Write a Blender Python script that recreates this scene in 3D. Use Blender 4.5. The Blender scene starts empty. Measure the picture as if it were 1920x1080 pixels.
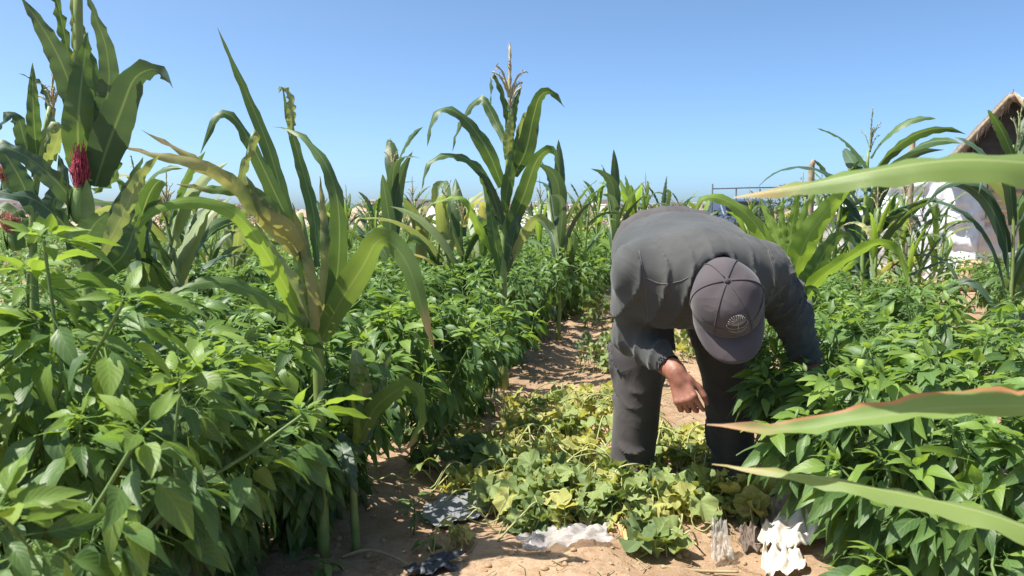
import bpy, math, random
import numpy as np
from mathutils import Matrix, Vector

R = math.radians
rng = np.random.default_rng(7)
random.seed(7)
scene = bpy.context.scene
col = scene.collection

# ------------------------------------------------------------------ camera
F_PX = 1450.0
PITCH = math.atan(140.0 / F_PX)
CAM_Z = 1.0
cam_d = bpy.data.cameras.new('camera')
cam = bpy.data.objects.new('camera', cam_d)
col.objects.link(cam)
cam.location = (0, 0, CAM_Z)
cam.rotation_euler = (math.pi / 2 - PITCH, 0, 0)
cam_d.sensor_width = 36.0
cam_d.lens = 36.0 * F_PX / 1920.0
cam_d.clip_start = 0.02
cam_d.clip_end = 5000
scene.camera = cam
cam_d.dof.use_dof = True
cam_d.dof.focus_distance = 2.6
cam_d.dof.aperture_fstop = 9.0

# ------------------------------------------------------------------ sky and sun
SUN_EL = R(61)
SUN_DIR = Vector((-0.96, -0.13, 0)).normalized() * math.cos(SUN_EL) + Vector((0, 0, math.sin(SUN_EL)))
world = bpy.data.worlds.new('World')
scene.world = world
world.use_nodes = True
wn = world.node_tree.nodes
wl = world.node_tree.links
bg = wn['Background']
sky = wn.new('ShaderNodeTexSky')
sky.sky_type = 'NISHITA'
sky.sun_disc = False
sky.sun_elevation = SUN_EL
sky.sun_rotation = math.atan2(SUN_DIR.x, SUN_DIR.y)
sky.altitude = 0
sky.air_density = 0.42
sky.dust_density = 1.6
sky.ozone_density = 4.5
tint = wn.new('ShaderNodeMix'); tint.data_type = 'RGBA'; tint.blend_type = 'MULTIPLY'   # even colour balance of the whole sky
tint.inputs[0].default_value = 1.0; tint.inputs[7].default_value = (0.89, 1.01, 0.96, 1)
wl.new(sky.outputs[0], tint.inputs[6]); wl.new(tint.outputs[2], bg.inputs[0])
bg.inputs[1].default_value = 0.14
sun_d = bpy.data.lights.new('sun', 'SUN')
sun_d.energy = 4.4
sun_d.angle = R(0.53)
sun_d.color = (1.0, 0.95, 0.86)
sun = bpy.data.objects.new('sun', sun_d)
col.objects.link(sun)
sun.location = SUN_DIR * 30
sun.rotation_euler = (-SUN_DIR).to_track_quat('-Z', 'Y').to_euler()
scene.view_settings.view_transform = 'Standard'
scene.view_settings.look = 'None'
scene.view_settings.gamma = 1
scene.view_settings.exposure = 1.1
scene.render.engine = 'CYCLES'
scene.cycles.max_bounces = 6
scene.cycles.transparent_max_bounces = 8

# ------------------------------------------------------------------ helpers
def P(px, py, D):
    """world point on the sight line of a photo pixel at world depth y = D"""
    a = (px - 960.0) / F_PX
    b = (540.0 - py) / F_PX
    y = math.cos(PITCH) + b * math.sin(PITCH)
    z = -math.sin(PITCH) + b * math.cos(PITCH)
    s = D / y
    return np.array((a * s, D, CAM_Z + z * s))

CAMP = np.array((0, 0, CAM_Z))
ALPHA = R(14.7)
CA, SA = math.cos(ALPHA), math.sin(ALPHA)
def row_xy(u, v):
    return u * SA + v * CA, u * CA - v * SA

def _hash(ix, iy, seed):
    n = (ix.astype(np.int64) * 374761393 + iy.astype(np.int64) * 668265263 + seed * 144269) & 0x7fffffff
    n = ((n ^ (n >> 13)) * 1274126177) & 0x7fffffff
    return ((n ^ (n >> 16)) & 0xffff) / 65535.0
def vnoise(x, y, seed=0):
    x = np.asarray(x, float); y = np.asarray(y, float)
    ix = np.floor(x); iy = np.floor(y)
    fx = x - ix; fy = y - iy
    fx = fx * fx * (3 - 2 * fx); fy = fy * fy * (3 - 2 * fy)
    a = _hash(ix, iy, seed); b = _hash(ix + 1, iy, seed)
    c = _hash(ix, iy + 1, seed); d = _hash(ix + 1, iy + 1, seed)
    return (a + (b - a) * fx) * (1 - fy) + (c + (d - c) * fx) * fy
def fbm(x, y, seed=0, oct=4):
    s = 0; a = 0.5
    for i in range(oct):
        s = s + a * vnoise(np.asarray(x) * 2 ** i, np.asarray(y) * 2 ** i, seed + i * 17)
        a *= 0.5
    return s

def mesh_from(name, V, F, uv=None, smooth=True, mat=None, rnd=None):
    me = bpy.data.meshes.new(name)
    V = np.asarray(V, dtype=np.float32)
    if isinstance(F, np.ndarray):
        nf, k = F.shape
        me.vertices.add(len(V)); me.vertices.foreach_set('co', V.ravel())
        me.loops.add(nf * k); me.loops.foreach_set('vertex_index', F.astype(np.int32).ravel())
        me.polygons.add(nf)
        me.polygons.foreach_set('loop_start', (np.arange(nf) * k).astype(np.int32))
        me.polygons.foreach_set('loop_total', np.full(nf, k, np.int32))
        me.update(calc_edges=True)
    else:
        me.from_pydata([tuple(map(float, v)) for v in V], [], [tuple(map(int, f)) for f in F])
        me.update()
    if smooth:
        me.polygons.foreach_set('use_smooth', np.ones(len(me.polygons), bool))
    if uv is not None:
        lay = me.uv_layers.new(name='UVMap')
        li = np.zeros(len(me.loops), np.int32)
        me.loops.foreach_get('vertex_index', li)
        lay.data.foreach_set('uv', np.asarray(uv, np.float32)[li].ravel())
    if rnd is not None:
        at = me.attributes.new('rnd', 'FLOAT', 'POINT')
        at.data.foreach_set('value', np.asarray(rnd, np.float32))
    if mat is not None:
        me.materials.append(mat)
    return me

def link(name, data, parent=None, M=None, kind=None):
    o = bpy.data.objects.new(name, data)
    col.objects.link(o)
    if parent is not None:
        o.parent = parent
    if M is not None:
        o.matrix_basis = M
    if kind:
        o['kind'] = kind
    return o

def tag(o, label, cat, group=None, kind=None):
    o['label'] = label; o['category'] = cat
    if group: o['group'] = group
    if kind: o['kind'] = kind
    return o

def thing(name, label, cat, loc=(0, 0, 0), group=None, rotz=0):
    o = link(name, None)
    o.empty_display_size = 0.1
    o.location = [float(c) for c in loc]
    o.rotation_euler = (0, 0, rotz)
    return tag(o, label, cat, group)

def copy_tree(o, parent=None):
    c = o.copy(); col.objects.link(c)
    if parent is not None: c.parent = parent
    for ch in o.children:
        copy_tree(ch, c)
    return c

class MB:
    def __init__(s): s.V = []; s.F = []; s.UV = []; s.n = 0
    def add(s, V, F, UV=None):
        V = np.asarray(V, float)
        s.V.append(V)
        s.F += [tuple(i + s.n for i in f) for f in F]
        s.UV.append(np.zeros((len(V), 2)) if UV is None else np.asarray(UV, float))
        s.n += len(V)
        return s
    def box(s, c, size, rot=None, jitter=0):
        c = np.asarray(c, float); h = np.asarray(size, float) / 2
        pts = np.array([(x, y, z) for x in (-1, 1) for y in (-1, 1) for z in (-1, 1)]) * h
        if jitter: pts = pts + rng.normal(0, jitter, pts.shape)
        if rot is not None: pts = pts @ np.array(rot).T
        return s.add(pts + c, [(0, 1, 3, 2), (4, 6, 7, 5), (0, 4, 5, 1), (2, 3, 7, 6), (0, 2, 6, 4), (1, 5, 7, 3)])
    def tube(s, pts, rad, n=6, cap=True):
        V, F, UV = tube_arrays(pts, rad, n, cap)
        return s.add(V, F, UV)
    def mesh(s, name, mat, smooth=True):
        return mesh_from(name, np.concatenate(s.V), s.F, np.concatenate(s.UV), smooth, mat)

def frames(pts):
    pts = np.asarray(pts, float)
    T = np.gradient(pts, axis=0)
    T /= np.linalg.norm(T, axis=1)[:, None] + 1e-12
    ref = np.array((0, 0, 1.0)) if abs(T[0][2]) < 0.9 else np.array((1.0, 0, 0))
    A = np.cross(T[0], ref); A /= np.linalg.norm(A)
    As = [A]
    for i in range(1, len(pts)):
        A = As[-1] - T[i] * np.dot(As[-1], T[i])
        A /= np.linalg.norm(A) + 1e-12
        As.append(A)
    As = np.array(As)
    return T, As, np.cross(T, As)

def tube_arrays(pts, rad, n=6, cap=True):
    pts = np.asarray(pts, float)
    rad = np.broadcast_to(np.asarray(rad, float), (len(pts),))
    T, A, B = frames(pts)
    an = np.arange(n) * 2 * np.pi / n
    V = (pts[:, None, :] + rad[:, None, None] * (np.cos(an)[None, :, None] * A[:, None, :] + np.sin(an)[None, :, None] * B[:, None, :])).reshape(-1, 3)
    F = []
    m = len(pts)
    for i in range(m - 1):
        for j in range(n):
            k = (j + 1) % n
            F.append((i * n + j, i * n + k, (i + 1) * n + k, (i + 1) * n + j))
    if cap:
        F.append(tuple(range(n - 1, -1, -1)))
        F.append(tuple((m - 1) * n + j for j in range(n)))
    UV = np.stack([np.tile(an / (2 * np.pi), m), np.repeat(np.linspace(0, 1, m), n)], 1)
    return V, F, UV

def catmull(pts, n):
    pts = np.asarray(pts, float)
    p = np.concatenate([[2 * pts[0] - pts[1]], pts, [2 * pts[-1] - pts[-2]]])
    seg = len(pts) - 1
    t = np.linspace(0, seg, 200)
    i = np.minimum(t.astype(int), seg - 1); f = (t - i)[:, None]
    p0, p1, p2, p3 = p[i], p[i + 1], p[i + 2], p[i + 3]
    q = 0.5 * ((2 * p1) + (-p0 + p2) * f + (2 * p0 - 5 * p1 + 4 * p2 - p3) * f ** 2 + (-p0 + 3 * p1 - 3 * p2 + p3) * f ** 3)
    d = np.concatenate([[0], np.cumsum(np.linalg.norm(np.diff(q[:, :3], axis=0), axis=1))])
    s = np.linspace(0, d[-1], n)
    return np.stack([np.interp(s, d, q[:, k]) for k in range(q.shape[1])], 1)

# ------------------------------------------------------------------ materials
def nodes_mat(name):
    m = bpy.data.materials.new(name); m.use_nodes = True
    nt = m.node_tree
    return m, nt, nt.nodes['Principled BSDF'], nt.nodes['Material Output']
def ramp(nt, stops, fac=None):
    r = nt.nodes.new('ShaderNodeValToRGB')
    e = r.color_ramp.elements
    while len(e) < len(stops): e.new(0.5)
    for k, (p, c) in enumerate(stops):
        e[k].position = p; e[k].color = (*c, 1)
    if fac is not None: nt.links.new(fac, r.inputs[0])
    return r
def noise(nt, scale, detail=4, vec=None, rough=0.55):
    n = nt.nodes.new('ShaderNodeTexNoise')
    n.inputs['Scale'].default_value = scale; n.inputs['Detail'].default_value = detail
    n.inputs['Roughness'].default_value = rough
    if vec is not None: nt.links.new(vec, n.inputs['Vector'])
    return n
def bump(nt, h, strength, dist, bs):
    b = nt.nodes.new('ShaderNodeBump')
    b.inputs['Strength'].default_value = strength; b.inputs['Distance'].default_value = dist
    nt.links.new(h, b.inputs['Height']); nt.links.new(b.outputs[0], bs.inputs['Normal'])
    return b
def mixc(nt, fac, a, b, mode='MIX'):
    m = nt.nodes.new('ShaderNodeMix'); m.data_type = 'RGBA'; m.blend_type = mode
    for s, v in ((m.inputs[0], fac), (m.inputs[6], a), (m.inputs[7], b)):
        if hasattr(v, 'is_linked') or hasattr(v, 'links'): nt.links.new(v, s)
        elif isinstance(v, (int, float)): s.default_value = v
        else: s.default_value = (*v, 1)
    return m.outputs[2]
def math_n(nt, op, a, b=None, clamp=False):
    m = nt.nodes.new('ShaderNodeMath'); m.operation = op; m.use_clamp = clamp
    for s, v in ((m.inputs[0], a), (m.inputs[1], b)):
        if v is None: continue
        if isinstance(v, (int, float)): s.default_value = v
        else: nt.links.new(v, s)
    return m.outputs[0]

def leaf_mat(name, c_lo, c_hi, trans_gain=1.6, trans=0.36, rough=0.46, rnd='object', midrib=None, tip=None, edge=None, stripes=0.0, spots=None, spec=0.38):
    """two-sided leaf: glossy reflection plus light passing through the blade"""
    m, nt, bs, out = nodes_mat(name)
    if rnd == 'object':
        oi = nt.nodes.new('ShaderNodeObjectInfo'); fac = oi.outputs['Random']
    else:
        at = nt.nodes.new('ShaderNodeAttribute'); at.attribute_name = 'rnd'; fac = at.outputs['Fac']
    tc = nt.nodes.new('ShaderNodeTexCoord')
    ns = noise(nt, 14, 3, tc.outputs['Object'])
    f2 = math_n(nt, 'ADD', math_n(nt, 'MULTIPLY', fac, 0.75), math_n(nt, 'MULTIPLY', ns.outputs['Fac'], 0.35))
    c = ramp(nt, [(0.1, c_lo), (0.95, c_hi)], f2).outputs[0]
    uv = nt.nodes.new('ShaderNodeSeparateXYZ'); nt.links.new(tc.outputs['UV'], uv.inputs[0])
    u = math_n(nt, 'ABSOLUTE', math_n(nt, 'SUBTRACT', uv.outputs[0], 0.5))
    v = uv.outputs[1]
    h = None
    if stripes:
        w = nt.nodes.new('ShaderNodeTexWave'); w.bands_direction = 'X'
        w.inputs['Scale'].default_value = 9.0; w.inputs['Distortion'].default_value = 1.2; w.inputs['Detail Scale'].default_value = 3.0
        nt.links.new(tc.outputs['UV'], w.inputs['Vector'])
        c = mixc(nt, math_n(nt, 'MULTIPLY', w.outputs['Fac'], stripes), c, tuple(min(1, 1.7 * k) for k in c_hi))
        bump(nt, w.outputs['Fac'], 0.12, 0.001, bs)
    else:
        # side veins slanting off the midrib
        w = nt.nodes.new('ShaderNodeTexWave'); w.bands_direction = 'X'
        cmb = nt.nodes.new('ShaderNodeCombineXYZ')
        nt.links.new(math_n(nt, 'SUBTRACT', v, math_n(nt, 'MULTIPLY', u, 0.7)), cmb.inputs[0])
        nt.links.new(cmb.outputs[0], w.inputs['Vector'])
        w.inputs['Scale'].default_value = 2.1; w.inputs['Distortion'].default_value = 0.3
        vein = math_n(nt, 'POWER', w.outputs['Fac'], 5)
        c = mixc(nt, math_n(nt, 'MULTIPLY', vein, 0.12), c, tuple(min(1, 1.9 * k) for k in c_hi))
        bump(nt, w.outputs['Fac'], 0.10, 0.002, bs)
    if midrib:
        mr = math_n(nt, 'SUBTRACT', 1.0, math_n(nt, 'MULTIPLY', u, 18), clamp=True)
        c = mixc(nt, math_n(nt, 'MULTIPLY', mr, 0.8), c, midrib)
    if edge:
        e = ramp(nt, [(0.36, (0, 0, 0)), (0.47, (1, 1, 1))], math_n(nt, 'ADD', math_n(nt, 'SUBTRACT', uv.outputs[0], 0.5), math_n(nt, 'MULTIPLY', math_n(nt, 'SUBTRACT', ns.outputs['Fac'], 0.5), 0.35))).outputs[0]
        c = mixc(nt, e, c, edge)
    if tip:
        t = ramp(nt, [(0.80, (0, 0, 0)), (0.97, (1, 1, 1))], math_n(nt, 'ADD', v, math_n(nt, 'MULTIPLY', math_n(nt, 'SUBTRACT', ns.outputs['Fac'], 0.5), 0.4))).outputs[0]
        c = mixc(nt, t, c, tip)
    if spots:
        n2 = noise(nt, 9, 5, tc.outputs['Object'])
        s = ramp(nt, [(0.5, (0, 0, 0)), (0.66, (1, 1, 1))], n2.outputs['Fac']).outputs[0]
        c = mixc(nt, s, c, spots)
    nt.links.new(c, bs.inputs['Base Color'])
    bs.inputs['Roughness'].default_value = rough
    bs.inputs['Specular IOR Level'].default_value = spec
    tr = nt.nodes.new('ShaderNodeBsdfTranslucent')
    tcol = mixc(nt, 1.0, c, (trans_gain * 1.08, trans_gain * 1.02, trans_gain * 0.5), 'MULTIPLY')
    nt.links.new(tcol, tr.inputs[0])
    mx = nt.nodes.new('ShaderNodeMixShader'); mx.inputs[0].default_value = trans
    nt.links.new(bs.outputs[0], mx.inputs[1]); nt.links.new(tr.outputs[0], mx.inputs[2])
    nt.links.new(mx.outputs[0], out.inputs[0])
    return m

def plain_mat(name, c1, c2, scale=20, rough=0.8, bmp=0.3, bdist=0.004, metal=0, spec=0.3, detail=5):
    m, nt, bs, out = nodes_mat(name)
    tc = nt.nodes.new('ShaderNodeTexCoord')
    n = noise(nt, scale, detail, tc.outputs['Object'])
    r = ramp(nt, [(0.3, c1), (0.7, c2)], n.outputs['Fac'])
    nt.links.new(r.outputs[0], bs.inputs['Base Color'])
    bs.inputs['Roughness'].default_value = rough; bs.inputs['Metallic'].default_value = metal
    bs.inputs['Specular IOR Level'].default_value = spec
    if bmp: bump(nt, n.outputs['Fac'], bmp, bdist, bs)
    return m

def cloth_mat(name, c, dust, scale=900, rough=0.85):
    m, nt, bs, out = nodes_mat(name)
    tc = nt.nodes.new('ShaderNodeTexCoord')
    n1 = noise(nt, 5, 5, tc.outputs['Object'])
    n2 = noise(nt, scale, 2, tc.outputs['Object'])
    cc = mixc(nt, ramp(nt, [(0.42, (0, 0, 0)), (0.75, (1, 1, 1))], n1.outputs['Fac']).outputs[0], c, dust)
    cc = mixc(nt, math_n(nt, 'MULTIPLY', n2.outputs['Fac'], 0.35), cc, tuple(k * 0.55 for k in c))
    nt.links.new(cc, bs.inputs['Base Color'])
    bs.inputs['Roughness'].default_value = rough; bs.inputs['Specular IOR Level'].default_value = 0.2
    bs.inputs['Sheen Weight'].default_value = 0.15; bs.inputs['Sheen Roughness'].default_value = 0.5
    n3 = noise(nt, 60, 4, tc.outputs['Object'])
    n4 = noise(nt, 6, 2, tc.outputs['Object']); n4.inputs['Distortion'].default_value = 0.8
    cre = math_n(nt, 'POWER', math_n(nt, 'SUBTRACT', 1.0, math_n(nt, 'MULTIPLY', math_n(nt, 'ABSOLUTE', math_n(nt, 'SUBTRACT', n4.outputs['Fac'], 0.5)), 4.0), clamp=True), 3)
    hgt = math_n(nt, 'ADD', math_n(nt, 'MULTIPLY', cre, 2.2), math_n(nt, 'ADD', math_n(nt, 'MULTIPLY', n3.outputs['Fac'], 0.7), math_n(nt, 'MULTIPLY', n2.outputs['Fac'], 0.25)))
    bump(nt, hgt, 0.22, 0.003, bs)
    return m

def film_mat(name, c, alpha=0.6, rough=0.25, trans=0.4):
    m, nt, bs, out = nodes_mat(name)
    tc = nt.nodes.new('ShaderNodeTexCoord')
    n = noise(nt, 25, 5, tc.outputs['Object'])
    nt.links.new(ramp(nt, [(0.3, tuple(k * 0.75 for k in c)), (0.7, c)], n.outputs['Fac']).outputs[0], bs.inputs['Base Color'])
    bs.inputs['Roughness'].default_value = rough
    bump(nt, n.outputs['Fac'], 0.3, 0.003, bs)
    tl = nt.nodes.new('ShaderNodeBsdfTranslucent'); tl.inputs[0].default_value = (*c, 1)
    mx = nt.nodes.new('ShaderNodeMixShader'); mx.inputs[0].default_value = trans
    nt.links.new(bs.outputs[0], mx.inputs[1]); nt.links.new(tl.outputs[0], mx.inputs[2])
    tp = nt.nodes.new('ShaderNodeBsdfTransparent')
    m2 = nt.nodes.new('ShaderNodeMixShader'); m2.inputs[0].default_value = alpha
    nt.links.new(tp.outputs[0], m2.inputs[1]); nt.links.new(mx.outputs[0], m2.inputs[2])
    nt.links.new(m2.outputs[0], out.inputs[0])
    return m

PEP_LO, PEP_HI = (0.046, 0.094, 0.030), (0.125, 0.215, 0.062)
M_pep = leaf_mat('pepper_leaf', PEP_LO, PEP_HI, rnd='object', midrib=(0.14, 0.24, 0.07))
M_pep_young_lit = leaf_mat('pepper_young_or_lit_leaf', (0.12, 0.205, 0.04), (0.22, 0.32, 0.07), rnd='object', midrib=(0.2, 0.34, 0.08), trans=0.42)  # new growth, and lighter colour for bright-lit leaves near the top
M_pep_pale = leaf_mat('pepper_pale_leaf', (0.15, 0.24, 0.05), (0.25, 0.34, 0.085), rnd='object', midrib=(0.3, 0.38, 0.14), trans=0.4)
M_pep_j = leaf_mat('pepper_leaf_mass', (0.050, 0.100, 0.030), (0.155, 0.260, 0.070), rnd='attr', midrib=(0.14, 0.24, 0.07))
M_pep_stem = plain_mat('pepper_stem', (0.10, 0.17, 0.05), (0.16, 0.24, 0.08), 30, 0.6, 0.2)
M_pep_fruit = plain_mat('pepper_fruit', (0.27, 0.40, 0.07), (0.36, 0.48, 0.11), 12, 0.22, 0.05, spec=0.5)
CORN_RIB = (0.24, 0.31, 0.15)
M_corn = leaf_mat('corn_leaf', (0.045, 0.085, 0.032), (0.085, 0.145, 0.05), trans=0.34, stripes=0.25, midrib=CORN_RIB, rough=0.45)
M_corn_dark = leaf_mat('corn_dark_leaf', (0.042, 0.078, 0.050), (0.07, 0.118, 0.070), trans=0.28, stripes=0.2, midrib=(0.16, 0.22, 0.12), rough=0.42)
M_corn_bright = leaf_mat('corn_bright_leaf', (0.13, 0.22, 0.04), (0.20, 0.30, 0.06), trans=0.45, stripes=0.25, midrib=(0.32, 0.4, 0.16))
M_corn_yellow = leaf_mat('corn_yellow_leaf', (0.24, 0.245, 0.10), (0.38, 0.35, 0.16), trans=0.35, stripes=0.35, midrib=(0.36, 0.34, 0.15), spots=(0.13, 0.17, 0.07), tip=(0.26, 0.19, 0.10))
M_corn_tip = leaf_mat('corn_drying_leaf', (0.10, 0.165, 0.045), (0.15, 0.225, 0.065), trans=0.34, stripes=0.14, midrib=(0.24, 0.30, 0.13), tip=(0.34, 0.22, 0.12))
M_corn_edge = leaf_mat('corn_scorched_leaf', (0.12, 0.19, 0.05), (0.17, 0.25, 0.07), trans=0.34, stripes=0.12, midrib=(0.22, 0.28, 0.12), tip=(0.42, 0.27, 0.15), edge=(0.42, 0.19, 0.09))
M_corn_fore = leaf_mat('corn_near_leaf', (0.12, 0.185, 0.05), (0.17, 0.24, 0.07), trans=0.34, stripes=0.24, midrib=(0.30, 0.36, 0.17), tip=(0.38, 0.30, 0.14))
M_corn_pale = leaf_mat('corn_pale_leaf', (0.15, 0.20, 0.085), (0.24, 0.29, 0.13), trans=0.3, stripes=0.3, midrib=(0.34, 0.38, 0.2))
M_corn_stalk = plain_mat('corn_stalk', (0.15, 0.22, 0.06), (0.24, 0.30, 0.10), 18, 0.5, 0.15)
M_tassel = plain_mat('corn_tassel', (0.32, 0.28, 0.15), (0.46, 0.40, 0.24), 60, 0.8, 0.3)
M_tassel_g = plain_mat('corn_green_tassel', (0.17, 0.21, 0.10), (0.30, 0.32, 0.17), 60, 0.8, 0.3)
M_silk = plain_mat('corn_silk', (0.30, 0.03, 0.06), (0.46, 0.09, 0.12), 90, 0.5, 0.2)
M_silk_p = plain_mat('corn_pink_silk', (0.42, 0.15, 0.12), (0.52, 0.25, 0.18), 90, 0.5, 0.2)
M_husk = plain_mat('corn_husk', (0.13, 0.21, 0.06), (0.22, 0.30, 0.10), 30, 0.55, 0.2)
M_vine_leaf = leaf_mat('vine_leaf', (0.14, 0.20, 0.065), (0.27, 0.33, 0.12), trans=0.3, rough=0.6, midrib=(0.24, 0.28, 0.12), spec=0.25)
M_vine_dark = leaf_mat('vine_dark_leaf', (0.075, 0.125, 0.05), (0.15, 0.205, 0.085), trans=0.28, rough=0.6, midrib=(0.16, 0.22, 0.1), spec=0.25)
M_vine_dry = leaf_mat('vine_fading_leaf', (0.32, 0.36, 0.10), (0.46, 0.46, 0.17), trans=0.38, rough=0.7, midrib=(0.36, 0.36, 0.18), spots=(0.38, 0.31, 0.14), spec=0.2)
M_vine_stem = plain_mat('vine_stem', (0.27, 0.29, 0.11), (0.40, 0.40, 0.18), 25, 0.7, 0.2)
M_dry_stem = plain_mat('dry_stem', (0.30, 0.23, 0.13), (0.42, 0.34, 0.20), 30, 0.85, 0.3)

def soil_material():
    m, nt, bs, out = nodes_mat('sandy_soil')
    tc = nt.nodes.new('ShaderNodeTexCoord')
    n1 = noise(nt, 0.9, 6, tc.outputs['Object']); n2 = noise(nt, 28, 6, tc.outputs['Object'], 0.7)
    n3 = noise(nt, 160, 3, tc.outputs['Object'])
    c = ramp(nt, [(0.3, (0.26, 0.172, 0.108)), (0.5, (0.35, 0.245, 0.160)), (0.72, (0.44, 0.325, 0.220))], n1.outputs['Fac']).outputs[0]
    c = mixc(nt, ramp(nt, [(0.38, (1, 1, 1)), (0.55, (0, 0, 0))], n2.outputs['Fac']).outputs[0], c, (0.27, 0.17, 0.10))
    c = mixc(nt, ramp(nt, [(0.60, (0, 0, 0)), (0.72, (0.7, 0.7, 0.7))], n3.outputs['Fac']).outputs[0], c, (0.52, 0.42, 0.30))
    nt.links.new(c, bs.inputs['Base Color'])
    bs.inputs['Roughness'].default_value = 0.95; bs.inputs['Specular IOR Level'].default_value = 0.1
    bump(nt, math_n(nt, 'ADD', n2.outputs['Fac'], math_n(nt, 'MULTIPLY', n3.outputs['Fac'], 0.4)), 0.6, 0.012, bs)
    return m
M_soil = soil_material()
M_clod = plain_mat('soil_clod', (0.30, 0.19, 0.11), (0.46, 0.32, 0.20), 40, 0.95, 0.6, 0.006, spec=0.1)

# ------------------------------------------------------------------ ground
def ground_z(x, y):
    x = np.asarray(x, float); y = np.asarray(y, float)
    u = x * SA + y * CA; v = x * CA - y * SA
    near = np.clip(1 - (np.hypot(x, y - 3) - 5) / 6, 0, 1)
    z = 0.05 * (fbm(u * 1.3, v * 1.3, 3, 3) - 0.45)
    z += near * (0.055 * (fbm(u * 6, v * 6, 11, 4) - 0.47) + 0.03 * np.maximum(0, fbm(u * 14, v * 14, 23, 3) - 0.5))
    # shallow irrigation furrow along the left row and a low bed where the vines grow
    z += near * (-0.03 * np.exp(-((v + 0.95) / 0.16) ** 2) + 0.035 * np.exp(-((v + 0.35) / 0.3) ** 2))
    far = np.clip((y - 60) / 220, 0, 1)
    z += far * far * 2.0
    return z

def axis(fine_lo, fine_hi, step, lo, hi, grow):
    a = list(np.arange(fine_lo, fine_hi, step))
    s = step
    while a[-1] < hi: s *= grow; a.append(a[-1] + s)
    s = step
    while a[0] > lo: s *= grow; a.insert(0, a[0] - s)
    return np.array(a)
gx = axis(-1.6, 1.8, 0.0135, -900, 900, 1.09)
gy = axis(1.3, 6.0, 0.0155, -60, 2500, 1.07)
GX, GY = np.meshgrid(gx, gy)
GV = np.stack([GX, GY, ground_z(GX, GY)], -1).reshape(-1, 3)
nx, ny = len(gx), len(gy)
ii = (np.arange(ny - 1)[:, None] * nx + np.arange(nx - 1)[None, :]).ravel()
GF = np.stack([ii, ii + 1, ii + nx + 1, ii + nx], 1)
g = link('ground', mesh_from('ground', GV, GF, None, True, M_soil), kind='structure')

# ------------------------------------------------------------------ pepper leaves
def pepper_leaf_arrays(k, nl=6, nc=2, petiole=True):
    r = np.random.default_rng(100 + k)
    droop = r.uniform(0.10, 0.60); fold = r.uniform(0.08, 0.42); bend = r.uniform(-0.18, 0.18); ruf = r.uniform(0.01, 0.035); tw = r.uniform(-0.5, 0.5)
    wmax = r.uniform(0.20, 0.275)
    t = np.linspace(0, 1, nl + 1)
    hw = wmax * np.sin(np.pi * t ** 0.72) ** 0.85 * (1 - 0.25 * t)
    hw[0] = 0.02; hw[-1] = 0.004
    V = []; UV = []
    for i, tt in enumerate(t):
        for j in range(-nc, nc + 1):
            q = j / nc
            x = q * hw[i]
            z = -droop * tt ** 2 + fold * abs(x) + ruf * math.sin(tt * 13 + k + q * 2) * abs(q)
            a = tw * tt
            V.append((x * math.cos(a) - 0.5 * z * math.sin(a) + bend * tt ** 2, tt * (1 - 0.12 * droop), z + x * math.sin(a)))
            UV.append((0.5 + q * 0.5, tt))
    w = 2 * nc + 1
    F = [(i * w + j, i * w + j + 1, (i + 1) * w + j + 1, (i + 1) * w + j) for i in range(nl) for j in range(w - 1)]
    V = np.array(V); UV = np.array(UV)
    if petiole:
        pv, pf, puv = tube_arrays([(0, -0.42, 0.10), (0, -0.2, 0.06), (0, 0.02, 0.0)], [0.018, 0.014, 0.012], 3, False)
        puv[:, 0] = 0.5
        n = len(V)
        V = np.concatenate([V, pv]); UV = np.concatenate([UV, puv]); F = F + [tuple(i + n for i in f) for f in pf]
    return V, F, UV
NLV = 10
LEAF = [pepper_leaf_arrays(k) for k in range(NLV)]
LEAF_ME = [mesh_from('pepper_leaf', *LEAF[k], True, M_pep) for k in range(NLV)]
LEAF_ME_Y = [mesh_from('young_or_lit_leaf', *LEAF[k], True, M_pep_young_lit) for k in range(5)]
LEAF_ME_P = [mesh_from('pale_leaf', *LEAF[k], True, M_pep_pale) for k in range(5, 8)]
LEAF_LO = [pepper_leaf_arrays(k, 3, 1, False) for k in range(NLV)]

def unit(v): return v / (np.linalg.norm(v) + 1e-12)
def leaf_frame(d, roll, r):
    d = unit(d)
    up = np.array((0, 0, 1.0)) - d * d[2]
    if np.linalg.norm(up) < 0.15: up = np.array((math.cos(roll * 7), math.sin(roll * 7), 0)); up = up - d * np.dot(up, d)
    up = unit(up); side = np.cross(d, up)
    up2 = up * math.cos(roll) + side * math.sin(roll)
    return np.stack([np.cross(d, up2), d, up2], 1)

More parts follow.
